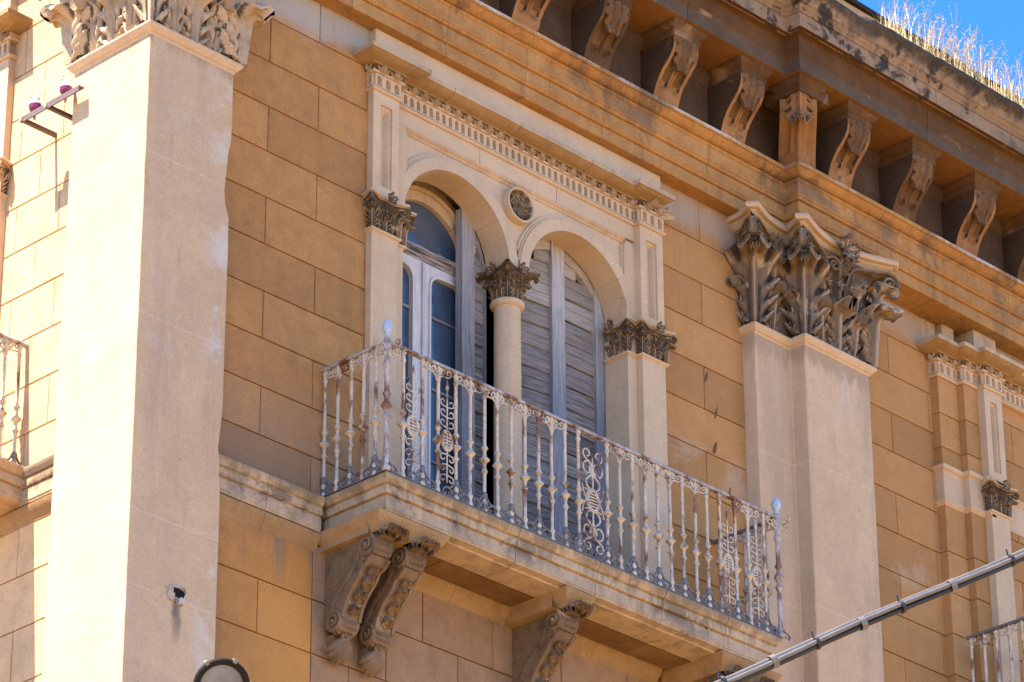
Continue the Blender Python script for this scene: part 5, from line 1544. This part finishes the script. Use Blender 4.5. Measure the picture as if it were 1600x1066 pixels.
# ====================================================================== iron railings
def c_scroll(R, hand, a0, a1, r_end=.35, n=16, cx=0, cz=0):
    """C-shaped scroll in the local xz plane with curled ends"""
    pts = []
    for i in range(n + 1):
        t = i / n
        th = a0 + (a1 - a0) * t
        r = R * (1 - (1 - r_end) * abs(2 * t - 1) ** 3)
        pts.append((cx + hand * r * math.cos(th), 0, cz + r * math.sin(th)))
    return pts
RB, RT = 11.852, 12.712                     # foot and underside of the handrail
def baluster_mesh():
    H = RT - RB
    p = [(.013, 0), (.017, .004), (.017, .02), (.012, .03), (.011, .05), (.017, .06), (.018, .07), (.011, .085)]
    for z, r in ((.275, .021), (.355, .033), (.435, .0225)):
        p += [(.0105, z - r * 1.05), (.015, z - r * .95), (.0125, z - r * .8), (r * .7, z - r * .35), (r, z - .005), (r, z + .003), (r * .7, z + r * .35), (.0125, z + r * .8), (.015, z + r * .95), (.0105, z + r * 1.05)]
    p += [(.0115, .60), (.0105, .78), (.015, .785), (.017, .795), (.012, .805), (.012, .83), (.018, .835), (.018, .845), (.011, .85), (.011, H)]
    return MB().lathe([(r, z) for r, z in p], 8).mesh('baluster', M['iron'], 50)
def top_scrolls_mesh(w):
    """pair of scrolls under the rail on either side of a baluster; local origin at the rail underside"""
    mb = MB()
    k = w / .125
    for sg in (-1, 1):
        main = [(.012, -.104), (.020, -.072), (.046, -.056), (.080, -.055), (.107, -.040), (.108, -.017), (.090, -.008), (.076, -.018), (.080, -.032), (.090, -.030)]
        mb.tube(catmull([(sg * a * k, 0, b) for a, b in main], 4), .0062, 6)
        sp = []
        for i in range(22):
            t = i / 21; th = PI * .5 + 2 * PI * 1.35 * t; q = .023 * (1 - .62 * t)
            sp.append((sg * k * (.040 + q * math.cos(th)), 0, -.027 + q * math.sin(th)))
        mb.tube([(sg * .010, 0, -.05), (sg * .014, 0, -.02)][:1] + sp, .0056, 5)
    return mb.mesh('top_scroll', M['iron'], 60)
def foot_scrolls_mesh(w):
    mb = MB()
    s = w / 2
    for sg in (-1, 1):
        out = [(sg * .012, 0, .118), (sg * s * .42, 0, .092), (sg * s * .75, 0, .068), (sg * s * 1.25, 0, .064), (sg * s * 1.68, 0, .048), (sg * s * 1.82, 0, .026),
               (sg * s * 1.62, 0, .012), (sg * s * 1.42, 0, .020), (sg * s * 1.46, 0, .034)]
        mb.tube(catmull(out, 4), [.0075] * 20 + [.006] * 13, 6)
        inn = [(sg * s * 1.1, 0, .058), (sg * s * .72, 0, .052), (sg * s * .62, 0, .030), (sg * s * .82, 0, .016), (sg * s * .98, 0, .026), (sg * s * .90, 0, .036)]
        mb.tube(catmull(inn, 4), .006, 5)
        mb.tube(catmull([(sg * .010, 0, .012), (sg * s * .40, 0, .024), (sg * s * .46, 0, .050), (sg * s * .26, 0, .066), (sg * s * .22, 0, .048)], 4), .0055, 5)
    mb.lathe([(.009, 0), (.013, .03), (.010, .08), (.018, .112), (.020, .122), (.011, .135)], 8)
    return mb.mesh('foot_scroll', M['iron_dark'], 60)
def hook(mb, x, z, sg, s, up=1, r=.005):
    pts = [(x, 0, z), (x + sg * s * .5, 0, z + up * s * .10)]
    for i in range(12):
        th = -PI / 2 + PI * 1.45 * i / 11
        q = s * .40 * (1 - .45 * i / 11)
        pts.append((x + sg * (s * .60 + q * math.cos(th)), 0, z + up * (s * .50 + q * math.sin(th))))
    mb.tube(pts, r, 5)
def oval_ring(mb, z, a, b, r):
    pts = [(a * math.cos(2 * PI * i / 20), 0, z + b * math.sin(2 * PI * i / 20)) for i in range(21)]
    mb.tube(pts, r, 6)
def panel_mesh():
    mb = MB()
    mb.tube([(0, 0, .09), (0, 0, .76)], .0055, 6)
    mb.lathe([(.003, .70), (.013, .735), (.010, .75), (.002, .79)], 6)
    for z in (.462, .532, .602): 
        for sg in (-1, 1): hook(mb, 0, z, sg, .060, 1, .0044)
    for z in (.285, .215, .145):
        for sg in (-1, 1): hook(mb, 0, z, sg, .060, -1, .0044)
    oval_ring(mb, .375, .040, .060, .009)
    oval_ring(mb, .375, .050, .070, .005)
    return mb.mesh('scroll_panel', M['iron'], 60)
def louver_mesh():
    mb = MB()
    for k in range(5):
        z = .375 - .042 + k * .021; w = .037 * math.sqrt(max(0.05, 1 - ((z - .375) / .060) ** 2))
        mb.box(-w, w, -.006, .006, z - .0042, z + .0042)
    return mb.mesh('louver_bars', M['iron'], 0)
def big_panel_mesh():
    mb = MB()
    W = .108
    for sg in (-1, 1):
        for up in (1, -1):
            z0 = .40
            # large S scroll
            pts = []
            for i in range(22):
                t = i / 21; th = PI * .9 - t * PI * 2.1; r = .052 * (1 - .62 * t)
                pts.append((sg * (.050 + r * math.cos(th)), 0, z0 + up * (.215 + r * math.sin(th) * 1.1)))
            lead = [(sg * .012, 0, z0 + up * .065), (sg * .055, 0, z0 + up * .095), (sg * .060, 0, z0 + up * .135), (sg * .02, 0, z0 + up * .175)]
            mb.tube(catmull(lead + pts[:1], 4)[:-1] + pts, .0065, 6)
            pts = []
            for i in range(20):
                t = i / 19; th = -PI * .2 + t * PI * 1.7; r = .038 * (1 - .55 * t)
                pts.append((sg * (.052 + r * math.cos(th)), 0, z0 + up * (.320 + r * math.sin(th))))
            mb.tube([(sg * .0, 0, z0 + up * .225), (sg * .03, 0, z0 + up * .265), (sg * .07, 0, z0 + up * .285)] + pts, .006, 6)
            for q in range(3):
                mb.tube(catmull([(0, 0, z0 + up * (.15 + .03 * q)), (sg * .018, 0, z0 + up * (.19 + .03 * q)), (sg * .034, 0, z0 + up * (.20 + .035 * q))], 4), .005, 5)
            hook(mb, sg * .075, z0 + up * .07, -sg, .05, -up, .005)
        mb.tube(catmull([(sg * .058, 0, .40), (sg * .085, 0, .44), (sg * .10, 0, .50)], 4), .005, 5)
        mb.tube(catmull([(sg * .058, 0, .40), (sg * .085, 0, .36), (sg * .10, 0, .30)], 4), .005, 5)
    mb.tube([(0, 0, .16), (0, 0, .33)], .006, 6); mb.tube([(0, 0, .47), (0, 0, .70)], .006, 6)
    oval_ring(mb, .40, .046, .068, .010); oval_ring(mb, .40, .058, .080, .005)
    return mb.mesh('scroll_panel', M['iron'], 60)
def post_mesh():
    H = RT - RB
    p = [(.020, 0), (.026, .005), (.028, .025), (.018, .04), (.017, .05)]
    for z, r in ((.36, .026), (.435, .034), (.515, .025)):
        p += [(.016, z - r), (r * .7, z - r * .6), (r, z - .005), (r, z + .005), (r * .7, z + r * .6), (.016, z + r)]
    p += [(.0155, .70), (.024, .71), (.026, .725), (.018, .74), (.018, H), (.026, H + .002), (.026, H + .022), (.016, H + .03), (.012, H + .045)]
    return MB().lathe(p, 10).mesh('corner_post', M['iron_rusty'], 50)
def finial_mesh():
    H = RT - RB + .035
    return MB().lathe([(.012, H), (.020, H + .012), (.013, H + .022), (.016, H + .032), (.028, H + .047), (.0325, H + .070), (.029, H + .094), (.017, H + .116), (.003, H + .128)], 16).mesh('finial', M['finial'], 60)
BAL, PAN, LOU, BIG, POST, FIN = baluster_mesh(), panel_mesh(), louver_mesh(), big_panel_mesh(), post_mesh(), finial_mesh()
TOPS, FOOT = top_scrolls_mesh(.125), foot_scrolls_mesh(.125)
def rail_bar(p, q, r, name, mat, z, parent, w=.017, hh=.011):
    p, q = Vector(p), Vector(q); d = (q - p).normalized(); n = Vector((d.y, -d.x))
    prof = [(-w, 0), (w, 0), (w, hh), (w * .6, hh * 2), (-w * .6, hh * 2), (-w, hh)]
    rings = []
    k = max(2, int((q - p).length / .08))
    for i in range(k + 1):
        c = p.lerp(q, i / k)
        rings.append([Vector((c.x + n.x * a, c.y + n.y * a, z + b)) + noise.noise_vector(Vector((c.x * 5, c.y * 5, b))) * .0012 for a, b in prof])
    MB().loft(rings).build(name, mat, parent, smooth=30)
def lean_mat(x, y, d, kx=0.0):
    return frame(d, (x, y, RB)) @ Matrix.Rotation(random.uniform(-.006, .006), 4, 'Y')
def rail_run(root, pts, d, top, foot, panels=(), big=()):
    for i, (x, y) in enumerate(pts):
        inst(BAL, 'baluster', root, lean_mat(x, y, d))
        if i in top: inst(TOPS, 'top_scroll', root, frame(d, (x, y, RT)))
        if i in foot: inst(FOOT, 'foot_scroll', root, frame(d, (x, y, RB)))
    for x, y in panels:
        o = inst(PAN, 'scroll_panel', root, frame(d, (x, y, RB)))
        inst(LOU, 'louver_bars', o, frame(d, (x, y, RB)))
    for x, y in big:
        o = inst(BIG, 'scroll_panel', root, frame(d, (x, y, RB)))
        inst(LOU, 'louver_bars', o, frame(d, (x, y, RB + .025)))
RY = -.572
RXL, RXR = -1.682, 1.945
rail = thing('balcony_railing', 'rusty white wrought iron railing with scroll panels around the stone balcony', 'railing', (.11, RY, RB), 'wrought iron balcony railings')
xs = [-1.542, -1.378, -1.246, -1.087, -.965, -.840, -.723, -.604, -.480, -.358, -.236, -.113, .010, .272, .394, .515, .636, .756, .876, .998, 1.118, 1.236, 1.356, 1.516, 1.645, 1.802]
tops = {4, 6, 8, 10, 14, 16, 18, 20, 22, 2}
rail_run(rail, [(x, RY) for x in xs], S_, {2, 4, 6, 8, 10, 14, 16, 18, 20, 24}, {1, 3, 5, 7, 9, 11, 13, 15, 17, 19, 21, 23, 25, 12},
         [(-1.46, RY), (-1.166, RY), (1.436, RY), (1.723, RY)], [(.141, RY)])
yy = [-.025, -.140, -.255, -.365, -.475]
rail_run(rail, [(RXL, y) for y in yy], (-1, 0), {1, 3}, {0, 2, 4})
yr_ = [-.10, -.19, -.28, -.38, -.475]
rail_run(rail, [(RXR, y) for y in yr_], (-1, 0), {1, 3}, {0, 2, 4})
for x in (RXL, RXR):
    o = inst(POST, 'corner_post', rail, frame(S_, (x, RY, RB)))
    inst(FIN, 'finial', o, frame(S_, (x, RY, RB)), 'pale blue egg-shaped finial')
    inst(TOPS, 'top_scroll', rail, frame(S_, (x, RY, RT))); inst(TOPS, 'top_scroll', rail, frame((-1, 0), (x, RY, RT)))
    inst(FOOT, 'foot_scroll', rail, frame(S_, (x, RY, RB)) @ Matrix.Scale(.8, 4))
rail_bar((RXL, RY), (RXR, RY), 0, 'handrail', M['iron_rusty'], RT, rail)
rail_bar((RXL, RY), (RXL, .0), 0, 'handrail', M['iron_rusty'], RT, rail)
rail_bar((RXR, RY), (RXR, .0), 0, 'handrail', M['iron_dark'], RT, rail)
rail_bar((RXL, RY), (RXR, RY), 0, 'bottom_rail', M['iron_dark'], RB - .002, rail, .012, .006)
rail_bar((RXL, RY), (RXL, .0), 0, 'bottom_rail', M['iron_dark'], RB - .002, rail, .012, .006)
rail_bar((RXR, RY), (RXR, .0), 0, 'bottom_rail', M['iron_dark'], RB - .002, rail, .012, .006)
# side-wall balcony railing
rl = thing('balcony_railing', 'sunlit white iron railing end on the side wall at the left edge', 'railing', (XW - .3, 1.03, RB), 'wrought iron balcony railings')
xx = [XW - .05, XW - .165, XW - .28, XW - .395]
rail_run(rl, [(x, 1.035) for x in xx], S_, {1, 3}, {0, 2})
rail_run(rl, [(XW - .55, 1.15 + .125 * k) for k in range(8)], (-1, 0), {1, 3, 5, 7}, {0, 2, 4, 6})
inst(POST, 'corner_post', rl, frame(S_, (XW - .55, 1.035, RB)))
rail_bar((XW - .55, 1.035), (XW, 1.035), 0, 'handrail', M['iron_rusty'], RT, rl)
rail_bar((XW - .55, 2.2), (XW - .55, 1.035), 0, 'handrail', M['iron_rusty'], RT, rl)
# right wing balcony railing
rr_ = thing('balcony_railing', 'grey iron railing corner at the bottom right edge', 'railing', (4.5, -.5, RB), 'wrought iron balcony railings')
rail_run(rr_, [(4.47, -.22 - .115 * k) for k in range(5)], (-1, 0), {1, 3}, {0, 2, 4})
rail_run(rr_, [(4.47 + .125 * k, -.78) for k in range(1, 9)], S_, {1, 3, 5, 7}, {0, 2, 4, 6})
inst(POST, 'corner_post', rr_, frame(S_, (4.47, -.78, RB)))
rail_bar((4.47, -.78), (4.47, -.19), 0, 'handrail', M['iron_dark'], RT, rr_)
rail_bar((4.47, -.78), (5.8, -.78), 0, 'handrail', M['iron_dark'], RT, rr_)
for mb in extrude([(4.36, -.1), (4.36, -.80), (6.5, -.80)], SLP, .1, .002): mb.box(4.36, 6.5, -.8, 0, 11.61, 11.84).build('balcony_slab', M['trim'], B, smooth=28)

# ====================================================================== insulator bracket
ib = thing('insulator_bracket', 'old angle-iron bracket with two purple and white insulators on the sunlit wall', 'bracket', (XW, .75, 14.15))
xb = -3.462
bar = MB().box(xb - .003, xb + .003, .325, .885, 14.123, 14.163).box(xb, xb + .045, .325, .885, 14.159, 14.165)
bar.build('angle_bar', M['rust_bar'], ib, smooth=0)
for y in (.862, .625):
    MB().box(xb + .003, XW + .02, y - .004, y + .018, 14.128, 14.156).build('arm', M['rust_bar'], ib, smooth=0)
    MB().tube([(xb - .014, y + .007, 14.142), (xb + .012, y + .007, 14.142)], .013, 6).build('bolt', M['iron_rusty'], ib)
for y in (.775, .478):
    c = (xb + .022, y, 14.165)
    MB().tube([(c[0], c[1], 14.115), (c[0], c[1], 14.168)], .010, 6).build('insulator_pin', M['iron_rusty'], ib)
    o = MB().lathe([(.012, .0), (.025, .004), (.038, .020), (.041, .036), (.041, .05)], 14, c).build('insulator', M['violet'], ib, smooth=50)
    MB().lathe([(.0405, .0502), (.041, .055), (.038, .068), (.028, .074), (.031, .086), (.030, .105), (.018, .118), (.003, .120)], 14, c).build('insulator_cap', M['porcelain'], o, smooth=50)
    MB().tube([(c[0] - .03, y + .02, 14.27), (c[0] - .032, y, 14.262), (c[0] - .02, y - .022, 14.268), (c[0] - .01, y + .03, 14.31)], .003, 5).build('tie_wire', M['cable_black'], o)

# ====================================================================== floodlight (bottom left)
fl = thing('floodlight', 'round grey floodlight with dark rim and glass lens below the balcony', 'floodlight', (-3.33, -.95, 9.8))
fd = Vector((-.42, -.74, -.52)).normalized()
fm = fd.to_track_quat('Z', 'Y').to_matrix().to_4x4()
fm.translation = Vector((-3.30, -.98, 9.872))
def fput(mb, nm, mat, sm=40): return MB().merge(mb, fm).build(nm, mat, fl, smooth=sm)
fput(MB().lathe([(.05, -.21), (.085, -.20), (.10, -.12), (.135, -.03), (.150, .0), (.150, .012)], 32), 'housing', M['lamp_metal'])
fput(MB().lathe([(.150, .004), (.157, .006), (.157, .03), (.150, .036), (.128, .036), (.122, .028), (.122, .01)], 36), 'rim', M['lamp_rim'])
fput(MB().lathe([(.126, .020), (.10, .030), (.06, .036), (.003, .038)], 32), 'lens', M['lamp_lens'], 60)
for k in range(6):
    a = PI / 2 - .35 + k * PI / 3
    ck = MB().box(.146, .168, -.011, .011, -.012, .042)
    for p in range(len(ck.v)): ck.v[p] = Matrix.Rotation(a, 4, 'Z') @ ck.v[p]
    fput(ck, 'clamp', M['lamp_metal'], 0)
MB().tube([(-3.24, -.90, 9.80), (-3.2, -.6, 9.55), (-3.15, -.24, 9.45)], .022, 8).build('arm', M['lamp_metal'], fl)

# ====================================================================== cable bundle in front
def ray_pt(px, py, dist):
    v = fwd * 1.0 + r2 * ((px - 800) / F_PX) + u2 * ((533 - py) / F_PX)
    return CAM + v * dist
P0 = ray_pt(1100, 1079, 14.0); P1 = ray_pt(1600, 867, 14.6)
dv = (P1 - P0)
cb = thing('cable_bundle', 'taut bundle of grey cables strapped together across the lower right corner', 'cable', tuple(P0))
A0, A1 = P0 - dv * 5, P1 + dv * 5
dn = dv.normalized()
sd = dn.cross(Vector((0, 0, 1))).normalized(); su = sd.cross(dn)
def line_pts(off_s, off_u, tw=0.0, n=160):
    out = []
    for i in range(n + 1):
        t = i / n
        w = A0.lerp(A1, t) + su * (.004 * math.sin(t * 37 + 1) + .003 * math.sin(t * 91))
        ph = t * 60 + tw
        out.append(w + sd * (off_s + .0015 * math.sin(ph)) + su * (off_u + .0015 * math.cos(ph * 1.3)) - Vector((0, 0, .0)) )
    return out
for os_, ou, r_, mt_ in ((.0, .0115, .0095, 'cable'), (.012, -.001, .009, 'cable'), (-.012, .000, .0095, 'cable'), (.001, -.0145, .010, 'cable_black'), (-.016, -.012, .0055, 'cable_black')):
    MB().tube(line_pts(os_, ou, os_ * 300), r_, 10).build('cable', M[mt_], cb, smooth=60)
Lb = dv.length
for k in range(-14, 30):
    t = k * .205 + random.uniform(-.05, .05) + .09
    c = P0 + dn * t
    ring = [c + (sd * math.cos(a) * .0245 + su * (math.sin(a) * .0255 - .001)) for a in [2 * PI * i / 18 for i in range(19)]]
    wd = .012 if k % 2 else .006
    mb = MB()
    rr1 = [[p - dn * wd, p + dn * wd] for p in ring]
    mb.loft([[p - dn * wd for p in ring], [p + dn * wd for p in ring], [c + (p - c) * .9 + dn * wd for p in ring], [c + (p - c) * .9 - dn * wd for p in ring], [p - dn * wd for p in ring]], True, False)
    if k % 2 == 0: mb.tube([c + su * .026, c + su * .045 + dn * .006], .004, 5)
    mb.build('cable_tie', M['tie' if k % 2 == 0 else 'cable'], cb, smooth=30)

# ====================================================================== dry grass on the cornice
gr = MB()
random.seed(11)
def blade(x, y, z, hgt, lean, w, seed):
    n = 5; a = random.uniform(0, 2 * PI)
    dx, dy = math.cos(a), math.sin(a)
    L, R_ = [], []
    wx, wy = -dy * w, dx * w
    pts = []
    for i in range(n + 1):
        t = i / n
        p = Vector((x + dx * lean * t * t, y + dy * lean * t * t, z + hgt * t * (1 - .12 * t * lean / max(.05, hgt))))
        pts.append(p)
        k = 1 - .8 * t
        L.append(p + Vector((wx * k, wy * k, 0))); R_.append(p - Vector((wx * k, wy * k, 0)))
    gr.loft([[l, r] for l, r in zip(L, R_)], False, False)
    if seed:
        for q in range(seed):
            t = .62 + .38 * q / seed
            i = min(n - 1, int(t * n)); p = pts[i].lerp(pts[i + 1], t * n - i)
            b = random.uniform(0, 2 * PI); s = random.uniform(.012, .04) * (1.25 - t)*2.2
            e = p + Vector((math.cos(b) * s, math.sin(b) * s, random.uniform(.2, .9) * s))
            c = (p + e) / 2
            o = Vector((-math.sin(b), math.cos(b), .4)) * .0028
            gr.add([p, c + o, e, c - o], [(0, 1, 2, 3)])
def ztop(y): return 16.965
for k in range(2300):
    x = random.uniform(3.1, 7.5)
    y = -.25 - random.uniform(.43, .60)
    dens = .45 + .55 * noise.noise(Vector((x * 2.2, y * 3, 1)))
    if random.random() > dens + .25: continue
    hgt = random.uniform(.06, .34) * (.7 + .5 * max(0, noise.noise(Vector((x * 1.4, 2, 5))) + .5))
    blade(x, y, ztop(y), hgt, random.uniform(.02, .14), random.uniform(.0012, .0024), 0)
for k in range(300):
    x = random.uniform(3.3, 7.5); y = -.25 - random.uniform(.43, .58)
    hh_ = random.uniform(.28, .60) * (.75 + .55 * max(0, noise.noise(Vector((x * 1.1, 7, 2))) + .3))
    blade(x, y, ztop(y), hh_, random.uniform(.04, .24), .0026, random.randint(8, 16))
gr.build('dry_grass', M['grass'], None, 'dry straw-coloured grass growing along the top of the cornice', 'stuff', smooth=0)
